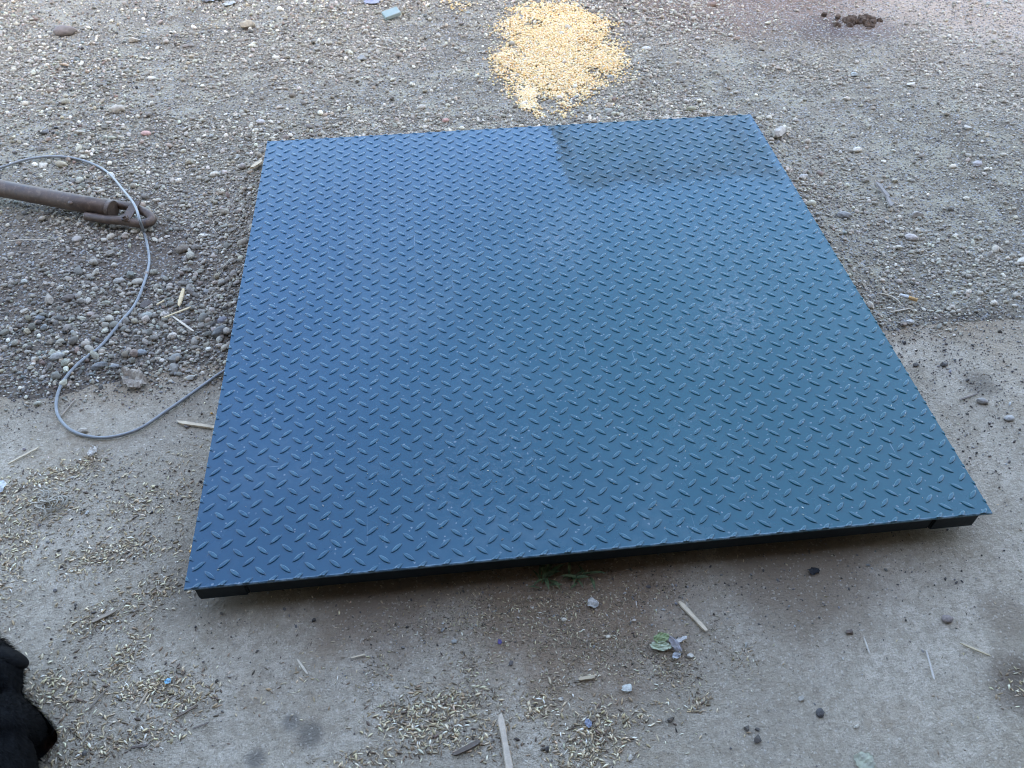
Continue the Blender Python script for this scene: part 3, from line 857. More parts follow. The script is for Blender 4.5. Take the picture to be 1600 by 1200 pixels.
# a few husks and grains tramped onto the deck
n = 150
dx = RNG.uniform(0.03, 1.47, n); dy = np.where(RNG.random(n) < 0.5, RNG.uniform(0.02, 0.3, n), RNG.uniform(0.05, 1.47, n))
ds = RNG.uniform(0.0022, 0.0055, n)
scatter('deck_litter', husks, np.stack([dx, dy, np.full(n, 0.0856) + ds * 0.1], 1), np.stack([RNG.normal(0, 0.15, n), RNG.normal(0, 0.15, n), RNG.uniform(0, 6.28, n)], 1),
        np.stack([ds, ds, ds * 0.7], 1), pick(PAL_H, n, 0.2, 1.1), 'tiny husks and grit scattered on the blue deck')
# crumbs of soil and grit on the slab, thickest towards the yard
n = 30000
cx = RNG.uniform(-1.3, 2.6, n); cy = 0.66 - np.abs(RNG.exponential(0.30, n))
d = fbm(cx, cy, 5, 4, 51)
ok = (cy > -1.0) & ~under_deck(cx, cy) & (RNG.random(n) < sstep(0.35, 0.62, d))
cx, cy = cx[ok], cy[ok]
n2 = 1100
cx = np.concatenate([cx, RNG.uniform(1.3, 2.2, n2), RNG.normal(0.85, 0.3, 700), RNG.normal(-0.15, 0.12, 120)]); cy = np.concatenate([cy, RNG.uniform(-0.1, 0.62, n2), RNG.normal(-0.06, 0.05, 700), RNG.normal(0.45, 0.06, 120)])
ok = ~under_deck(cx, cy); cx, cy = cx[ok], cy[ok]
k = len(cx)
s = np.clip(0.0026 * np.exp(RNG.normal(0, 0.5, k)), 0.0012, 0.012)
colc = pick([(4, (0.13, 0.108, 0.09)), (3, (0.21, 0.185, 0.16)), (2, (0.30, 0.28, 0.26)), (1, (0.50, 0.47, 0.43)), (1, (0.07, 0.06, 0.055))], k)
scatter('soil_crumbs', grits, np.stack([cx, cy, h_top(cx, cy) + s * 0.2], 1), RNG.uniform(0, 6.28, (k, 3)), np.stack([s * RNG.uniform(0.8, 1.5, k), s, s * 0.8], 1), colc, 'small dark crumbs of soil and grit on the concrete')

# ------------------------------------------------------------------ single stones
SM = [stone_mesh(200 + k, 3, 0.16, 0.62, 0.0) for k in range(5)] + [stone_mesh(300 + k, 3, 0.20, 0.72, 0.92) for k in range(5)]
for m in SM: m.materials.append(M['stone'])
WHITE, PALE, GREY, DARK, BROWN, TAN, BLUEG, PINK, BLACK = (0.64, 0.60, 0.53), (0.48, 0.44, 0.38), (0.27, 0.265, 0.26), (0.13, 0.125, 0.125), (0.20, 0.155, 0.125), (0.40, 0.33, 0.24), (0.26, 0.29, 0.32), (0.56, 0.35, 0.31), (0.035, 0.034, 0.036)
STONES = [  # place, length, shape (0-4 rounded, 5-9 angular), colour, stretch, turn, label
    ((-0.875, 2.503), 0.085, 1, (0.23, 0.20, 0.19), 0.6, 0.2, 'brownish grey stone, largest one near the upper left corner'),
    ((-0.188, 2.473), 0.070, 6, (0.42, 0.37, 0.29), 0.6, 0.1, 'beige angular block of stone in the gravel, far left'),
    ((-0.598, 2.406), 0.045, 5, PALE, 0.6, 0.4, 'pale stone between the brownish grey stone and the beige block'),
    ((-0.473, 2.092), 0.032, 7, WHITE, 0.8, 0.0, 'small bright white stone on bare earth, upper left'),
    ((-0.422, 1.718), 0.032, 2, PINK, 0.8, 0.3, 'pink stone in the gravel above the drawbar eye'),
    ((-0.544, 1.871), 0.055, 0, PALE, 0.5, 0.1, 'flat pale stone with a dark hollow below it, upper left gravel'),
    ((-0.745, 1.757), 0.045, 8, (0.22, 0.23, 0.25), 0.5, 0.6, 'flat slate grey stone above the arch of the cable'),
    ((-0.637, 1.741), 0.036, 5, PALE, 0.5, 0.3, 'pale flat stone to the right of the slate grey one, above the cable'),
    ((-0.699, 1.559), 0.034, 9, WHITE, 0.8, 0.2, 'white stone under the arch of the cable'),
    ((-0.643, 1.557), 0.040, 1, (0.42, 0.37, 0.27), 0.6, -0.3, 'yellowish stone beside the white one under the cable arch'),
    ((-0.160, 1.151), 0.028, 5, WHITE, 0.9, 0.5, 'white angular pebble between drawbar eye and blue deck'),
    ((-0.207, 1.101), 0.042, 0, (0.19, 0.16, 0.13), 0.7, 0.0, 'smooth brown cobble on the bare earth right of the cable'),
    ((-0.347, 0.975), 0.032, 1, (0.36, 0.35, 0.33), 0.7, 0.0, 'left one of two round grey pebbles inside the cable loop'),
    ((-0.299, 0.969), 0.032, 2, (0.38, 0.35, 0.30), 0.85, 0.3, 'right one of two round pebbles, touching the cable'),
    ((-0.461, 0.923), 0.034, 3, (0.17, 0.145, 0.13), 0.7, 0.2, 'dark brown round pebble left of the cable'),
    ((-0.256, 0.876), 0.040, 8, (0.105, 0.088, 0.082), 0.9, 1.2, 'dark brown rough rock right beside the cable'),
    ((-0.058, 0.746), 0.045, 0, (0.16, 0.165, 0.165), 0.55, 0.9, 'dark grey oblong stone against the left edge of the deck'),
    ((-0.056, 0.787), 0.026, 3, (0.20, 0.20, 0.235), 0.9, 0.2, 'violet grey pebble above the oblong stone at the deck edge'),
    ((-0.237, 0.696), 0.030, 4, BLUEG, 0.6, 0.1, 'bluish oval pebble above the dry curled leaf'),
    ((-0.109, 0.727), 0.022, 2, WHITE, 0.6, 1.1, 'white oval pebble left of the oblong stone'),
    ((-0.431, 0.702), 0.034, 1, (0.33, 0.33, 0.32), 0.8, 0.3, 'light grey round cobble left of the cable, by the slab'),
    ((-0.325, 0.661), 0.038, 3, (0.23, 0.24, 0.25), 0.5, 0.2, 'flat grey pebble between cable and dry curled leaf'),
    ((-0.516, 0.851), 0.028, 4, BLUEG, 0.6, 0.0, 'bluish oval pebble at the left, far from the cable'),
    ((-0.153, 0.672), 0.030, 0, (0.27, 0.27, 0.26), 0.8, 0.5, 'round grey pebble right of the dry curled leaf'),
    ((-0.247, 0.829), 0.030, 2, (0.31, 0.32, 0.30), 0.75, 0.7, 'greenish grey pebble just below the dark brown rough rock'),
    ((-0.562, 0.887), 0.026, 7, PALE, 0.6, 0.9, 'pale pebble by the left border, level with the straw bits'),
    ((-0.317, 0.465), 0.024, 0, PALE, 0.6, 0.1, 'pale pebble lying inside the tight bend of the cable'),
    ((1.595, 1.479), 0.072, 6, (0.50, 0.48, 0.45), 0.65, 0.3, 'pale angular block of stone at the far right deck corner'),
    ((1.824, 1.381), 0.036, 2, WHITE, 0.7, 0.6, 'white oval pebble right of the pale angular block'),
    ((1.793, 0.928), 0.036, 1, (0.52, 0.48, 0.46), 0.7, -0.4, 'pinkish white pebble on the gravel right of the deck'),
    ((2.015, 1.865), 0.034, 5, (0.52, 0.57, 0.60), 0.8, 0.1, 'pale bluish stone in the upper right gravel'),
    ((2.180, 1.766), 0.042, 8, (0.56, 0.54, 0.51), 0.6, 0.1, 'whitish flat stone right of the pale bluish one'),
    ((2.039, 0.791), 0.034, 0, WHITE, 0.7, 0.3, 'white pebble at the right border, above the slab'),
    ((1.597, 1.244), 0.028, 1, (0.55, 0.55, 0.54), 0.7, 0.2, 'white pebble close to the right edge of the deck, upper half'),
    ((1.645, 1.043), 0.040, 3, (0.30, 0.295, 0.29), 0.6, -0.5, 'grey oval pebble left of the grey forked stick'),
    ((2.160, 1.264), 0.032, 4, (0.42, 0.40, 0.41), 0.8, 0.3, 'violet grey round pebble at the far right'),
    ((2.231, 1.466), 0.032, 7, (0.52, 0.50, 0.46), 0.7, 0.0, 'pale angular pebble above the violet grey one, far right'),
    ((1.859, 1.029), 0.045, 5, (0.40, 0.37, 0.35), 0.6, 0.4, 'jagged buff stone right of the grey forked stick'),
    ((1.320, 2.149), 0.034, 2, (0.60, 0.59, 0.56), 0.8, 0.0, 'white pebble just right of the spilled corn'),
    ((0.876, 1.969), 0.026, 3, (0.40, 0.40, 0.47), 0.8, 0.0, 'violet grey pebble in the front rim of the spilled corn'),
    ((0.263, 2.185), 0.042, 8, (0.28, 0.28, 0.27), 0.9, 1.0, 'grey upright stone in the gravel left of the corn'),
    ((-0.051, 2.204), 0.030, 1, WHITE, 0.8, 0.0, 'white pebble left of the grey upright stone'),
    ((0.186, 2.054), 0.040, 5, (0.40, 0.38, 0.35), 0.5, 0.3, 'flat buff stone just below the grey upright one'),
    ((-0.060, 1.747), 0.030, 2, (0.48, 0.46, 0.45), 0.8, 0.2, 'pale pebble beyond the far left deck corner'),
    ((1.366, 1.676), 0.036, 0, (0.34, 0.33, 0.24), 0.5, 0.1, 'olive oval pebble touching the far edge of the deck'),
    ((1.091, 1.702), 0.030, 1, (0.36, 0.39, 0.37), 0.6, 0.0, 'greenish grey pebble at the far deck edge below the corn'),
    ((0.544, 1.686), 0.024, 4, PINK, 0.7, 0.0, 'pinkish pebble at the far edge, left half of the deck'),
    ((1.668, 2.505), 0.045, 3, (0.25, 0.18, 0.145), 0.6, 0.0, 'reddish brown stone on the dark soil at the top'),
    ((1.601, 2.525), 0.032, 5, (0.55, 0.53, 0.51), 0.8, 0.2, 'white stone left of the reddish brown one at the top'),
    ((0.758, -0.224), 0.022, 7, (0.60, 0.62, 0.60), 0.75, 0.2, 'white angular chip of stone, largest on the concrete'),
    ((0.880, -0.180), 0.0135, 5, (0.58, 0.55, 0.50), 0.8, 0.3, 'white pebble right below the green torn leaf'),
    ((0.669, -0.087), 0.0105, 1, (0.60, 0.56, 0.48), 0.8, 0.0, 'cream pebble left of the crumpled white paper'),
    ((0.743, -0.128), 0.0095, 2, (0.60, 0.56, 0.48), 0.8, 0.5, 'cream pebble below the crumpled white paper'),
    ((0.795, -0.103), 0.0105, 5, (0.56, 0.50, 0.44), 0.6, 0.4, 'buff chip right of the crumpled white paper'),
    ((1.050, -0.274), 0.0135, 8, (0.42, 0.40, 0.36), 0.8, 0.2, 'pale topped pebble on the concrete, lower right'),
    ((1.072, -0.300), 0.0155, 3, (0.085, 0.082, 0.085), 0.9, 0.9, 'black round pebble below the pale topped one'),
    ((0.818, -0.284), 0.0165, 6, (0.125, 0.108, 0.092), 0.7, 0.1, 'dark crumbly clod alone on bare concrete'),
    ((0.942, -0.311), 0.0135, 9, (0.12, 0.105, 0.09), 0.8, 0.2, 'dark clod, upper left of a little cluster on concrete'),
    ((0.954, -0.330), 0.0165, 7, (0.105, 0.092, 0.08), 0.8, 0.5, 'dark clod, biggest of a little cluster on concrete'),
    ((0.959, -0.315), 0.0085, 5, (0.10, 0.09, 0.083), 0.8, 0.0, 'smallest dark clod of a little cluster on concrete'),
    ((1.123, -0.328), 0.0135, 6, (0.66, 0.64, 0.58), 0.6, 0.1, 'bright white chip at the lower right of the concrete'),
    ((1.364, -0.161), 0.022, 1, (0.27, 0.235, 0.225), 0.8, 0.2, 'pinkish brown pebble below the near right deck corner'),
    ((1.178, -0.167), 0.018, 8, (0.14, 0.105, 0.085), 0.6, 0.1, 'brown crumb of earth below the right half of the deck'),
    ((1.727, 0.282), 0.024, 2, (0.42, 0.41, 0.40), 0.7, 0.2, 'grey pebble on the concrete at the right border'),
    ((1.692, 0.336), 0.026, 0, (0.33, 0.315, 0.30), 0.6, -0.4, 'grey flat pebble right of the deck, on concrete'),
    ((1.661, 0.457), 0.022, 9, (0.11, 0.10, 0.095), 0.6, -0.3, 'dark clod on the concrete right of the deck, nearest the gravel'),
    ((1.642, 0.604), 0.024, 4, (0.55, 0.54, 0.52), 0.6, 0.1, 'white flat pebble where slab and gravel meet, right'),
    ((1.594, 0.464), 0.018, 7, (0.12, 0.11, 0.10), 0.7, 0.3, 'dark crumb close to the right edge of the deck'),
    ((0.697, -0.303), 0.0095, 6, (0.64, 0.60, 0.52), 0.8, 0.2, 'cream chip lying on the heap of husks at the bottom'),
    ((0.740, -0.336), 0.0125, 7, (0.52, 0.48, 0.42), 0.6, 0.9, 'buff chip at the bottom, right of the husk heap'),
    ((0.641, -0.231), 0.0100, 5, (0.56, 0.52, 0.46), 0.8, 0.1, 'pale chip above the husk heap at the bottom'),
    ((-0.122, -0.084), 0.0145, 6, (0.42, 0.42, 0.36), 0.5, 0.0, 'flat grey chip beside the little husk drift, lower left'),
    ((-0.227, -0.031), 0.0105, 8, (0.50, 0.48, 0.45), 0.6, 0.0, 'small pale chip on bare concrete above the dog'),
    ((0.467, -0.108), 0.0105, 3, (0.36, 0.37, 0.36), 0.8, 0.0, 'grey pebble on the concrete below the middle of the deck'),
    ((-0.092, 0.454), 0.014, 5, (0.20, 0.18, 0.165), 0.8, 0.0, 'small brown pebble left of the pale stick at the deck edge'),
]
for i, (p, ln, sh, col, st, rz, lab) in enumerate(STONES):
    o = bpy.data.objects.new('stone', SM[sh]); COL.objects.link(o)
    o.scale = (ln, ln * st * 1.2, ln * (0.85 if ln < 0.03 else 0.75))
    o.rotation_euler = (random.uniform(-.15, .15), random.uniform(-.15, .15), rz)
    o.location = (p[0], p[1], H(*p) + ln * 0.16)
    o['col'] = (col[0] * 1.08, col[1], col[2] * 0.88, 1.0)
    tag(o, lab, 'stone', 'single stones on yard and slab')

# ------------------------------------------------------------------ splinters, straws and twigs
def splinter(a, b, wid, thick, col, name, label, cat, bow=0.0, lift=0.004, grp='loose straws and splinters'):
    """a flat split of wood or straw from a to b, ends cut ragged"""
    A_, B_ = Vector((a[0], a[1], 0)), Vector((b[0], b[1], 0))
    L = (B_ - A_).length; dr = (B_ - A_).normalized(); sd_ = Vector((-dr.y, dr.x, 0))
    mid = (A_ + B_) / 2
    n = 8
    rows = []
    for i in range(n + 1):
        t = i / n
        w = wid / 2 * (0.55 if i in (0, n) else 1.0) * (1 + 0.12 * math.sin(7 * t + a[0] * 50))
        off = bow * (1 - (2 * t - 1) ** 2)
        c = A_ + dr * (L * t) + sd_ * off - mid
        wx_, wy_ = c.x + mid.x, c.y + mid.y
        c.z = 0
        rows.append((c, w))
    z0 = H(mid.x, mid.y) + lift
    za, zb = H(a[0], a[1]) + lift, H(b[0], b[1]) + lift
    V, F = [], []
    for i, (c, w) in enumerate(rows):
        t = i / n
        zc_ = za + (zb - za) * t - z0
        e = random.uniform(-0.3, 0.3) * wid if i in (0, n) else 0
        for s_, z_ in ((-1, 0), (-0.8, thick), (0.8, thick), (1, 0)):
            q = c + sd_ * (w * s_) + dr * (e * s_)
            V.append((q.x, q.y, zc_ + z_))
    for i in range(n):
        for k in range(4):
            F.append((i * 4 + k, i * 4 + (k + 1) % 4, i * 4 + 4 + (k + 1) % 4, i * 4 + 4 + k))
    F += [(0, 3, 2, 1)[::-1], (n * 4, n * 4 + 1, n * 4 + 2, n * 4 + 3)]
    m = mesh(V, F)
    bm = bmesh.new(); bm.from_mesh(m); bmesh.ops.recalc_face_normals(bm, faces=bm.faces); bm.to_mesh(m); bm.free()
    o = link(name, m, M['stick'])
    o.location = (mid.x, mid.y, z0); o['col'] = (col[0] * 1.12, col[1], col[2] * 0.86, 1.0)
    tag(o, label, cat, grp)
    return o

WOOD, STRAW, OLD = (0.56, 0.47, 0.33), (0.56, 0.48, 0.32), (0.30, 0.265, 0.22)
splinter((0.886, -0.076), (0.921, -0.138), 0.0085, 0.003, (0.60, 0.53, 0.42), 'wood_splinter', 'pale wood splinter below the deck, right of the torn leaf', 'splinter')
splinter((0.536, -0.247), (0.544, -0.346), 0.0115, 0.004, (0.52, 0.47, 0.40), 'wood_splinter', 'broad weathered wood splinter running out of the bottom edge', 'splinter')
splinter((-0.112, 0.467), (-0.006, 0.435), 0.0090, 0.004, (0.60, 0.53, 0.41), 'wood_splinter', 'pale stick poking out from under the left deck edge', 'splinter')
splinter((-0.172, 0.920), (-0.172, 0.850), 0.0100, 0.003, (0.60, 0.50, 0.32), 'wood_splinter', 'short yellow wood chip on the gravel left of the deck', 'splinter', lift=0.012)
splinter((-0.205, 0.806), (-0.141, 0.842), 0.0055, 0.002, STRAW, 'straw', 'straw sloping up to the right below the yellow wood chip', 'straw', lift=0.012)
splinter((-0.182, 0.815), (-0.118, 0.748), 0.0055, 0.002, (0.58, 0.54, 0.47), 'straw', 'pale straw sloping down towards the white oval pebble', 'straw', lift=0.011)
splinter((-0.228, 0.859), (-0.213, 0.877), 0.0045, 0.002, STRAW, 'straw', 'short straw right of the dark brown rough rock', 'straw', lift=0.012)
splinter((-0.055, 1.454), (-0.026, 1.486), 0.0140, 0.006, (0.60, 0.53, 0.40), 'wood_splinter', 'thick pale wood piece at the left deck edge, far end', 'splinter', lift=0.012)
splinter((-0.450, 0.388), (-0.398, 0.427), 0.0050, 0.002, (0.54, 0.49, 0.38), 'straw', 'long straw on the slab left of the cable bend', 'straw')
splinter((-0.375, 0.514), (-0.356, 0.560), 0.0045, 0.002, OLD, 'straw', 'grey straw lying inside the cable bend', 'straw')
splinter((1.364, -0.208), (1.406, -0.237), 0.0040, 0.002, (0.52, 0.46, 0.33), 'straw', 'bright straw on the concrete at the lower right', 'straw')
splinter((1.298, -0.215), (1.288, -0.267), 0.0038, 0.001, (0.50, 0.49, 0.47), 'straw', 'whitish straw left of the bright straw, lower right', 'straw')
splinter((1.198, -0.180), (1.196, -0.211), 0.0032, 0.001, (0.52, 0.50, 0.46), 'straw', 'short whitish straw right of the brown crumb of earth', 'straw')
splinter((0.191, -0.113), (0.210, -0.141), 0.0040, 0.002, (0.60, 0.56, 0.48), 'straw', 'pale straw alone on concrete below the deck, left half', 'straw')
splinter((0.285, -0.120), (0.310, -0.116), 0.0032, 0.001, (0.54, 0.48, 0.37), 'straw', 'short level straw below the deck, left of the husk heap', 'straw')
splinter((-0.186, -0.002), (-0.146, 0.019), 0.0075, 0.002, OLD, 'straw', 'broad grey straw above the little husk drift, lower left', 'straw')
splinter((0.677, -0.201), (0.706, -0.199), 0.0075, 0.003, (0.44, 0.38, 0.28), 'wood_splinter', 'stubby tan wood bit left of the largest white chip', 'splinter')
splinter((0.454, -0.303), (0.500, -0.286), 0.0085, 0.004, (0.13, 0.11, 0.095), 'twig', 'dark flat twig by the husk heap at the bottom middle', 'twig')
splinter((1.798, 1.178), (1.802, 1.105), 0.0120, 0.006, (0.26, 0.25, 0.245), 'twig', 'grey forked stick on the gravel right of the deck', 'twig', lift=0.014)
splinter((1.606, 0.707), (1.641, 0.659), 0.0045, 0.002, (0.46, 0.42, 0.34), 'straw', 'curved straw between the right deck edge and the cigarette butt', 'straw', bow=0.012, lift=0.010)
splinter((-0.692, 1.162), (-0.565, 1.157), 0.0035, 0.001, (0.46, 0.42, 0.35), 'straw', 'thin bent straw on the gravel below the drawbar', 'straw', bow=0.008, lift=0.014)
splinter((-0.154, -0.166), (-0.128, -0.127), 0.0028, 0.001, (0.20, 0.18, 0.155), 'straw', 'thin dark straw on bare concrete right of the dog', 'straw')
splinter((-0.072, -0.170), (-0.060, -0.143), 0.0030, 0.001, (0.46, 0.40, 0.32), 'straw', 'thin straw standing in the husks below the cyan scrap', 'straw')
splinter((-0.003, -0.192), (0.027, -0.177), 0.0040, 0.002, (0.17, 0.14, 0.115), 'straw', 'dark straw at the right end of the husk drift with the cyan scrap', 'straw')
splinter((0.027, -0.215), (0.052, -0.207), 0.0032, 0.001, (0.15, 0.13, 0.115), 'straw', 'dark short straw right below the husk drift', 'straw')
splinter((1.642, 0.345), (1.692, 0.359), 0.0042, 0.002, (0.16, 0.14, 0.125), 'straw', 'dark straw on the concrete above the grey flat pebble, right', 'straw')
splinter((-0.069, -0.235), (-0.042, -0.234), 0.0040, 0.002, (0.12, 0.10, 0.09), 'straw', 'dark straw near the bottom left corner', 'straw')
splinter((1.603, 0.637), (1.668, 0.647), 0.0045, 0.002, (0.42, 0.38, 0.32), 'straw', 'straw along the edge of the slab by the right deck edge', 'straw', lift=0.008)

# ------------------------------------------------------------------ litter
def crumple(name, p, sx, sy, h, col, label, cat, seed, rz=0.0, n=9, parent=None, rough=0.7, grp=None, col2=None, jag=0.25):
    """a creased scrap of sheet with thickness, its rim ragged"""
    r = np.random.default_rng(seed)
    V, F = [], []
    for j in range(n):
        for i in range(n):
            u, v = i / (n - 1) * 2 - 1, j / (n - 1) * 2 - 1
            k = 1 - jag * r.random() if max(abs(u), abs(v)) > 0.95 else 1.0
            # trim the square towards a lobed outline
            rr = math.hypot(u, v)
            kk = k * (1.0 if rr < 1 else 1.0 / rr ** 0.8)
            z = h * (0.35 * math.sin(3.1 * u + seed) * math.cos(2.4 * v - seed) + 0.5 * abs(math.sin(2.7 * (u + v) + seed)) + 0.25 * r.random())
            V.append((u * sx / 2 * kk, v * sy / 2 * kk, max(z, 0.0) + 0.0015))
    for j in range(n - 1):
        for i in range(n - 1):
            F.append((j * n + i, j * n + i + 1, (j + 1) * n + i + 1, (j + 1) * n + i))
    m = mesh(V, F)
    o = link(name, m, mat_plain(name + '_surface', col, rough, 0.35, col2, 130, 0.3, 0.002), parent)
    sol = o.modifiers.new('thickness', 'SOLIDIFY'); sol.thickness = 0.0006
    o.rotation_euler = (0, 0, rz)
    if parent is None:
        o.location = (p[0], p[1], H(*p) + 0.002)
        tag(o, label, cat, grp)
    else:
        o.location = p
        if label: o['label'] = label
    return o

crumple('dry_leaf', (-0.234, 0.609), 0.052, 0.085, 0.022, (0.40, 0.33, 0.25), 'dry curled brown leaf where the gravel meets the slab, inside the cable loop', 'leaf', 3, 0.55, 11, col2=(0.24, 0.19, 0.14))
leaf = empty('torn_leaf', (*(0.847, -0.157), 0.002), 0.1)
tag(leaf, 'torn green leaf with grey and white shreds on the concrete', 'leaf')
leaf.location.z = H(leaf.location.x, leaf.location.y) + 0.002
crumple('leaf_blade', (-0.010, 0.014, 0.003), 0.034, 0.020, 0.008, (0.21, 0.26, 0.11), None, None, 5, 0.1, 8, leaf, col2=(0.30, 0.33, 0.17))
crumple('leaf_blade', (-0.016, 0.001, 0.002), 0.042, 0.018, 0.007, (0.37, 0.40, 0.25), None, None, 8, -0.2, 8, leaf, col2=(0.46, 0.47, 0.33))
crumple('grey_shred', (0.009, -0.003, 0.005), 0.016, 0.036, 0.009, (0.27, 0.235, 0.21), 'grey crumpled shred', None, 9, 0.25, 7, leaf, col2=(0.33, 0.30, 0.30))
crumple('white_shred', (0.024, 0.005, 0.003), 0.026, 0.009, 0.005, (0.62, 0.58, 0.52), 'white shred', None, 12, 0.2, 6, leaf, col2=(0.5, 0.45, 0.4))
crumple('pale_shred', (0.006, -0.021, 0.002), 0.018, 0.014, 0.006, (0.48, 0.47, 0.46), 'pale grey shred', None, 14, 0.4, 6, leaf, col2=(0.35, 0.34, 0.33))
crumple('paper_scrap', (0.726, -0.063), 0.020, 0.022, 0.011, (0.60, 0.55, 0.47), 'crumpled white paper scrap just below the near deck edge', 'paper', 17, 0.6, 8, col2=(0.45, 0.43, 0.40))
crumple('shell_shard', (-0.279, 0.402), 0.018, 0.030, 0.012, (0.66, 0.60, 0.51), 'white shell shard just below the cable bend', 'shell', 19, -0.2, 7, col2=(0.48, 0.43, 0.37))
crumple('plastic_scrap', (-0.449, 0.326), 0.028, 0.034, 0.008, (0.62, 0.58, 0.49), 'white plastic scrap cut by the left border', 'plastic scrap', 23, 0.2, 7, col2=(0.55, 0.58, 0.58))
crumple('cyan_scrap', (-0.029, -0.128), 0.0125, 0.0105, 0.004, (0.20, 0.46, 0.62), 'tiny cyan plastic scrap in the husks at the lower left', 'plastic scrap', 29, 0.4, 6, col2=(0.45, 0.62, 0.70))
crumple('purple_scrap', (0.548, -0.119), 0.0085, 0.0105, 0.005, (0.16, 0.12, 0.30), 'tiny purple scrap below the middle of the deck', 'plastic scrap', 31, 0.1, 6, col2=(0.10, 0.08, 0.18))
crumple('black_chip', (1.156, -0.041), 0.026, 0.018, 0.005, (0.022, 0.022, 0.024), 'black rubber chip in the shade below the right deck half', 'rubber chip', 37, 0.2, 6, jag=0.5)
crumple('paper_scrap', (1.114, -0.384), 0.036, 0.034, 0.003, (0.38, 0.37, 0.25), 'pale green paper stuck to the concrete at the bottom right', 'paper', 41, 0.05, 8, col2=(0.31, 0.29, 0.21))
crumple('blue_scrap', (0.681, -0.276), 0.0125, 0.0165, 0.004, (0.26, 0.27, 0.31), 'small blue grey scrap at the top of the bottom husk heap', 'paper', 43, 0.3, 6, col2=(0.24, 0.26, 0.33))
crumple('foil_scrap', (-0.354, 2.757), 0.11, 0.07, 0.02, (0.46, 0.47, 0.47), 'crumpled bluish foil at the top border, left', 'foil', 47, 0.2, 9, col2=(0.34, 0.36, 0.42), rough=0.45)
crumple('foil_scrap', (0.293, 2.661), 0.08, 0.05, 0.012, (0.30, 0.27, 0.26), 'violet grey film scrap near the top border above the teal slab', 'foil', 53, 0.1, 8, col2=(0.24, 0.25, 0.32), rough=0.5)
crumple('fibre_scrap', (-0.282, 2.699), 0.06, 0.035, 0.012, (0.46, 0.45, 0.40), 'pale crumpled scrap right below the bluish foil', 'paper', 59, 0.5, 7)
# teal piece of board
bm = bmesh.new(); box_bm(bm, -0.033, 0.033, -0.024, 0.024, 0, 0.014)
bmesh.ops.bevel(bm, geom=list(bm.edges), offset=0.002, segments=1, affect='EDGES')
tb = link('board_offcut', from_bm(bm), mat_plain('teal_board', (0.25, 0.30, 0.26), 0.7, 0.3, (0.30, 0.33, 0.29), 30))
bp = (0.373, 2.517)
tb.location = (bp[0], bp[1], H(*bp) + 0.010); tb.rotation_euler = (0.10, -0.15, 0.35)
tag(tb, 'small teal slab of board on the gravel near the top', 'board')
# cigarette butt
cp = (1.666, 0.684)
cb = empty('cigarette_butt', (cp[0], cp[1], H(*cp) + 0.014), -0.55)
tag(cb, 'cigarette butt with tan filter on the gravel right of the deck', 'cigarette butt')
link('filter', tube([Vector((0.004, 0, 0)), Vector((0.026, 0, -0.001))], 0.0046, 12), mat_plain('filter_paper', (0.60, 0.36, 0.14), 0.7), cb, smooth=False)
link('paper', tube([Vector((-0.016, 0, 0.001)), Vector((-0.006, 0, 0.0005)), Vector((0.004, 0, 0))], [0.0040, 0.0046, 0.0046], 12), mat_plain('white_paper', (0.68, 0.66, 0.62), 0.7), cb)
# tangle of pale fibres in the chaff
V, F = [], []
fx, fy = (-0.338, 0.273)
tang = bpy.data.meshes.new('tangle')
bmt = bmesh.new()
for k in range(26):
    a = random.uniform(0, 6.28); r0 = random.uniform(0.004, 0.02)
    ox, oy = random.gauss(0, 0.018), random.gauss(0, 0.013)
    pts = [Vector((ox + r0 * math.cos(a + t * 2.4), oy + r0 * 0.8 * math.sin(a + t * 2.4) + 0.003 * t, 0.003 + 0.008 * abs(math.sin(a * 3 + t * 2)))) for t in (0, 0.4, 0.8, 1.2, 1.6)]
    tm = tube(smooth_path(pts, 3), random.uniform(0.0008, 0.0016), 5)
    bmt.from_mesh(tm); bpy.data.meshes.remove(tm)
bmt.to_mesh(tang); bmt.free()
tg = link('fibre_tangle', tang, mat_plain('fibre', (0.52, 0.46, 0.36), 0.8), smooth=True)
tg.location = (fx, fy, H(fx, fy) + 0.003)
tag(tg, 'tangle of pale dry fibres in the chaff, left border', 'fibre tangle')
# second prong of the grey forked stick
fs = [o for o in COL.objects if o.name.startswith('twig') and 'forked' in o.get('label', '')][0]
pr = splinter((1.804, 1.140), (1.791, 1.061), 0.0100, 0.006, (0.26, 0.25, 0.245), 'prong', 'x', 'x', lift=0.014)
for kx_ in ('label', 'category', 'group'): del pr[kx_]
pr.parent = fs; pr.location = pr.location - fs.location
# dark clod of dung on the brown soil
bm = bmesh.new()
for k in range(60):
    g = bmesh.ops.create_icosphere(bm, subdivisions=2, radius=random.uniform(0.005, 0.015))
    off_ = Vector((random.gauss(0, 0.036), random.gauss(0, 0.026), random.uniform(0.0, 0.010)))
    for v in g['verts']:
        v.co = v.co * (1 + 0.25 * math.sin(v.co.x * 300 + k) * math.cos(v.co.y * 260)) + off_
cl = link('soil_clod', from_bm(bm), mat_plain('dark_soil', (0.075, 0.050, 0.035), 0.95, 0.15, (0.13, 0.088, 0.06), 60, 0.8, 0.01))
pp = (2.220, 2.316)
cl.location = (pp[0], pp[1], H(*pp)); tag(cl, 'dark brown crumbly clod of soil near the upper right', 'soil clod')

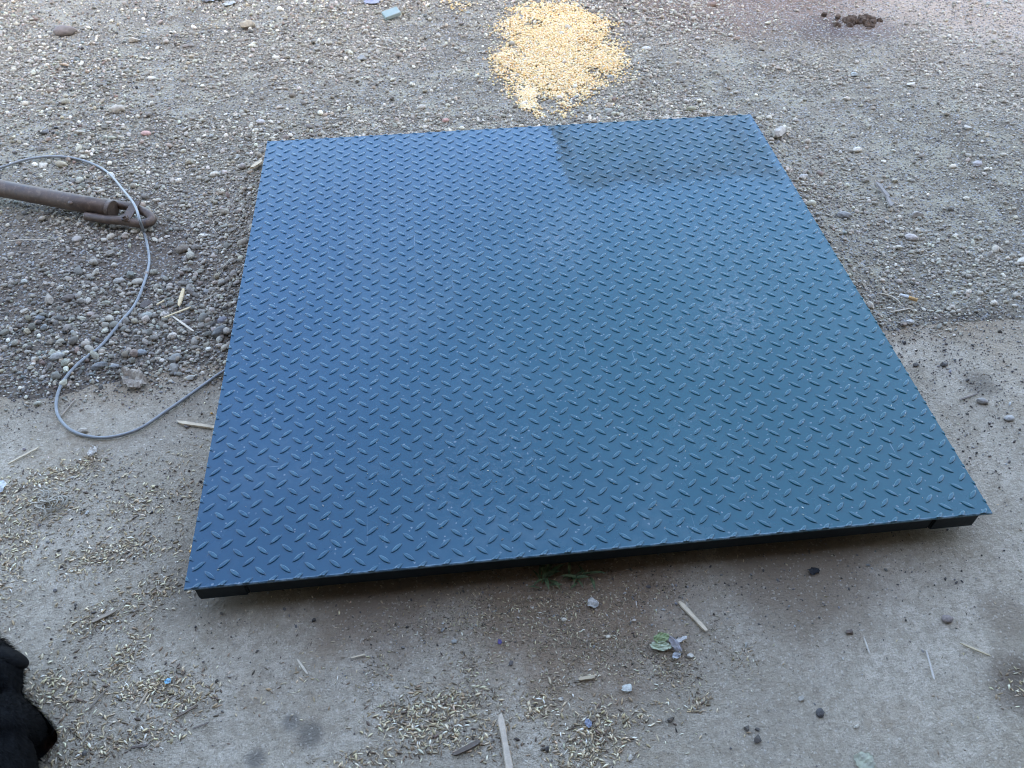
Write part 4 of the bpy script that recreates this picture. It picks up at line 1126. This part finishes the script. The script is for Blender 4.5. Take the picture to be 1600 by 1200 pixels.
# ------------------------------------------------------------------ weeds under the near deck edge
def weed(p, n, size, label, seed):
    r = random.Random(seed)
    o_ = empty('weed', (p[0], p[1], H(*p)))
    tag(o_, label, 'weed', 'weeds in the shade of the deck')
    bmw = bmesh.new()
    for k in range(n):
        a = r.uniform(0, 6.28); L = size * r.uniform(0.6, 1.1); w = L * r.uniform(0.14, 0.24)
        prev = None
        bx, by = r.gauss(0, size * 0.25), r.gauss(0, size * 0.15)
        for i in range(5):
            t = i / 4
            d_ = L * t
            zc_ = 0.003 + L * 0.5 * math.sin(t * 2.2) * r.uniform(0.7, 1)
            ww = w * math.sin(math.pi * (0.12 + 0.86 * t))
            c = Vector((bx + d_ * math.cos(a), by + d_ * math.sin(a), zc_)); s_ = Vector((-math.sin(a), math.cos(a), 0.1)) * ww * 0.5
            cur = [bmw.verts.new(c - s_), bmw.verts.new(c + Vector((0, 0, -ww * 0.15))), bmw.verts.new(c + s_)]
            if prev:
                bmw.faces.new((prev[0], prev[1], cur[1], cur[0])); bmw.faces.new((prev[1], prev[2], cur[2], cur[1]))
            prev = cur
    link('leaves', from_bm(bmw), mat_plain('weed_leaf', (0.060, 0.095, 0.040), 0.6, 0.3, (0.10, 0.12, 0.05), 60), o_)
    link('stem', tube([Vector((0, 0, 0)), Vector((0.003, 0.002, size * 0.3)), Vector((0.006, 0.0, size * 0.5))], 0.0012, 6), mat_plain('weed_stem', (0.10, 0.09, 0.05), 0.7), o_)
    return o_
weed((0.643, -0.005), 14, 0.040, 'left one of two dark green weeds under the near deck edge', 1)
weed((0.708, -0.005), 12, 0.036, 'right one of two dark green weeds under the near deck edge', 2)

# ------------------------------------------------------------------ black puppy lying at the lower left
def P3(xy, z): return Vector((xy[0], xy[1], z))
JO = [  # joint, radius x, y
    (P3((-0.229, -0.307), 0.085), 0.070, 0.062),     # 0 waist (root)
    (P3((-0.242, -0.237), 0.088), 0.064, 0.066),      # 1 chest
    (P3((-0.257, -0.173), 0.095), 0.034, 0.036),      # 2 neck
    (P3((-0.275, -0.121), 0.100), 0.050, 0.048),      # 3 head
    (P3((-0.324, -0.071), 0.085), 0.028, 0.026),     # 4 muzzle root
    (P3((-0.365, -0.033), 0.075), 0.020, 0.017),      # 5 nose
    (P3((-0.222, -0.379), 0.082), 0.072, 0.066),     # 6 belly
    (P3((-0.216, -0.441), 0.070), 0.062, 0.060),     # 7 rump
    (P3((-0.199, -0.483), 0.040), 0.016, 0.015),     # 8 tail
    (P3((-0.156, -0.514), 0.020), 0.009, 0.009),      # 9 tail tip
    (P3((-0.218, -0.210), 0.060), 0.036, 0.040),      # 10 right shoulder
    (P3((-0.205, -0.215), 0.026), 0.021, 0.022),      # 11 right elbow
    (P3((-0.260, -0.160), 0.020), 0.017, 0.017),      # 12 right wrist (under the neck)
    (P3((-0.299, -0.115), 0.014), 0.018, 0.014),       # 13 right paw
    (P3((-0.323, -0.189), 0.060), 0.036, 0.040),     # 14 left shoulder
    (P3((-0.370, -0.192), 0.026), 0.021, 0.022),     # 15 left elbow
    (P3((-0.390, -0.124), 0.020), 0.017, 0.017),     # 16 left wrist
    (P3((-0.405, -0.076), 0.014), 0.018, 0.014),     # 17 left paw
    (P3((-0.186, -0.428), 0.050), 0.042, 0.042),      # 18 right thigh
    (P3((-0.179, -0.387), 0.022), 0.018, 0.020),      # 19 right hock
    (P3((-0.198, -0.348), 0.014), 0.016, 0.013),      # 20 right hind paw
    (P3((-0.279, -0.422), 0.050), 0.042, 0.042), (P3((-0.339, -0.369), 0.022), 0.018, 0.020), (P3((-0.359, -0.327), 0.014), 0.016, 0.013)]
ED = [(0, 1), (1, 2), (2, 3), (3, 4), (4, 5), (0, 6), (6, 7), (7, 8), (8, 9), (1, 10), (10, 11), (11, 12), (12, 13), (1, 14), (14, 15), (15, 16), (16, 17), (7, 18), (18, 19), (19, 20), (7, 21), (21, 22), (22, 23)]
org = Vector((JO[0][0].x, JO[0][0].y, 0))
dm = bpy.data.meshes.new('dog_cage')
dm.from_pydata([tuple(j[0] - org) for j in JO], ED, [])
dog_t = bpy.data.objects.new('dog_cage', dm); COL.objects.link(dog_t)
dog_t.modifiers.new('skin', 'SKIN')
for i, j in enumerate(JO):
    sv_ = dm.skin_vertices[0].data[i]; sv_.radius = (j[1], j[2]); sv_.use_root = (i == 0)
ss_ = dog_t.modifiers.new('sub', 'SUBSURF'); ss_.levels = 2; ss_.render_levels = 2
bpy.context.view_layer.update()
body_m = bpy.data.meshes.new_from_object(dog_t.evaluated_get(bpy.context.evaluated_depsgraph_get()))
bpy.data.objects.remove(dog_t)
N = NT('black_coat')
cc = N.mix(N.mp(N.noise(60, 5, 0.7), 0.4, 0.7), (0.0020, 0.0020, 0.0024), (0.0036, 0.0035, 0.0038))
ep = JO[11][0] - org
vm = N.n('ShaderNodeVectorMath', operation='DISTANCE'); N.l(N.co, vm.inputs[0]); vm.inputs[1].default_value = ep + Vector((0.012, 0.004, -0.006))
cc = N.mix(N.mp(vm.outputs['Value'], 0.010, 0.026, 0.75, 0.0), cc, (0.085, 0.040, 0.026))
M['coat'] = N.set(color=cc, rough=0.7, spec=0.12, normal=N.bump(N.noise(220, 4, 0.7), 0.6, 0.004))
dog = empty('dog', tuple(org))
tag(dog, 'small black dog lying on the concrete, cut by the left border', 'dog')
body = link('body', body_m, M['coat'], dog, smooth=True)
# ears: soft folded flaps on both sides of the head
hc = JO[3][0] - org
fwd_d = (JO[5][0] - JO[3][0]); fwd_d.z = 0; fwd_d.normalize(); rt = Vector((fwd_d.y, -fwd_d.x, 0))
for sgn in (1, -1):
    eb = bmesh.new(); bmesh.ops.create_uvsphere(eb, u_segments=20, v_segments=14, radius=1.0)
    for v in eb.verts:
        a_, b_, c_ = v.co
        w_ = 1.0 - 0.25 * max(a_, 0)
        v.co = hc + rt * sgn * (0.026 + 0.016 * a_) + fwd_d * (-0.004 + 0.030 * b_ * w_ - 0.012 * max(a_, 0)) + Vector((0, 0, 0.004 + 0.024 * c_ - 0.012 * a_))
    bmesh.ops.recalc_face_normals(eb, faces=eb.faces)
    eo = link('ear', from_bm(eb), M['coat'], dog, smooth=True)
nose = bmesh.new(); bmesh.ops.create_uvsphere(nose, u_segments=14, v_segments=10, radius=0.011)
no = link('nose', from_bm(nose), mat_plain('nose_leather', (0.012, 0.011, 0.012), 0.35, 0.5), dog, smooth=True)
no.location = JO[5][0] - org + fwd_d * 0.018; no.scale = (1, 1, 0.8)
for sgn in (1, -1):
    e_ = bmesh.new(); bmesh.ops.create_uvsphere(e_, u_segments=12, v_segments=8, radius=0.007)
    eo = link('eye', from_bm(e_), mat_plain('eye_glass', (0.02, 0.012, 0.008), 0.08, 0.6, bump=0.0), dog, smooth=True)
    eo.location = hc + fwd_d * 0.036 + rt * sgn * 0.022 + Vector((0, 0, 0.018))
# short coat: single hairs lying back along the body
body_m.calc_loop_triangles()
nt = len(body_m.loop_triangles)
co = np.empty(len(body_m.vertices) * 3); body_m.vertices.foreach_get('co', co); co = co.reshape(-1, 3)
tr = np.empty(nt * 3, int); body_m.loop_triangles.foreach_get('vertices', tr); tr = tr.reshape(-1, 3)
a_, b_, c_ = co[tr[:, 0]], co[tr[:, 1]], co[tr[:, 2]]
nr = np.cross(b_ - a_, c_ - a_); ar = np.linalg.norm(nr, axis=1); nr /= ar[:, None] + 1e-12
nh = 34000
ti = RNG.choice(nt, nh, p=ar / ar.sum()); u1, u2 = RNG.random(nh), RNG.random(nh)
fl = u1 + u2 > 1; u1[fl] = 1 - u1[fl]; u2[fl] = 1 - u2[fl]
pt = a_[ti] + (b_ - a_)[ti] * u1[:, None] + (c_ - a_)[ti] * u2[:, None]
nn = nr[ti]
bd = -np.array(fwd_d)
lay = bd - nn * (nn @ bd)[:, None] + RNG.normal(0, 0.25, (nh, 3)); lay /= np.linalg.norm(lay, axis=1)[:, None]
tipd = nn * 0.6 + lay * 0.8; tipd /= np.linalg.norm(tipd, axis=1)[:, None]
ln_ = RNG.uniform(0.007, 0.015, nh)[:, None]
sdv = np.cross(nn, tipd); sdv /= np.linalg.norm(sdv, axis=1)[:, None] + 1e-9
w_ = 0.00045
Vh = np.stack([pt - sdv * w_ - nn * 0.0005, pt + sdv * w_ - nn * 0.0005, pt + tipd * ln_], 1).reshape(-1, 3).astype(np.float32)
hm = bpy.data.meshes.new('fur')
hm.vertices.add(len(Vh)); hm.vertices.foreach_set('co', Vh.ravel())
hm.loops.add(nh * 3); hm.loops.foreach_set('vertex_index', np.arange(nh * 3, dtype=np.int32))
hm.polygons.add(nh); hm.polygons.foreach_set('loop_start', np.arange(0, nh * 3, 3, dtype=np.int32))
hm.update(calc_edges=True)
fo = link('fur', hm, M['coat'], dog)
tag(fo, kind='stuff')
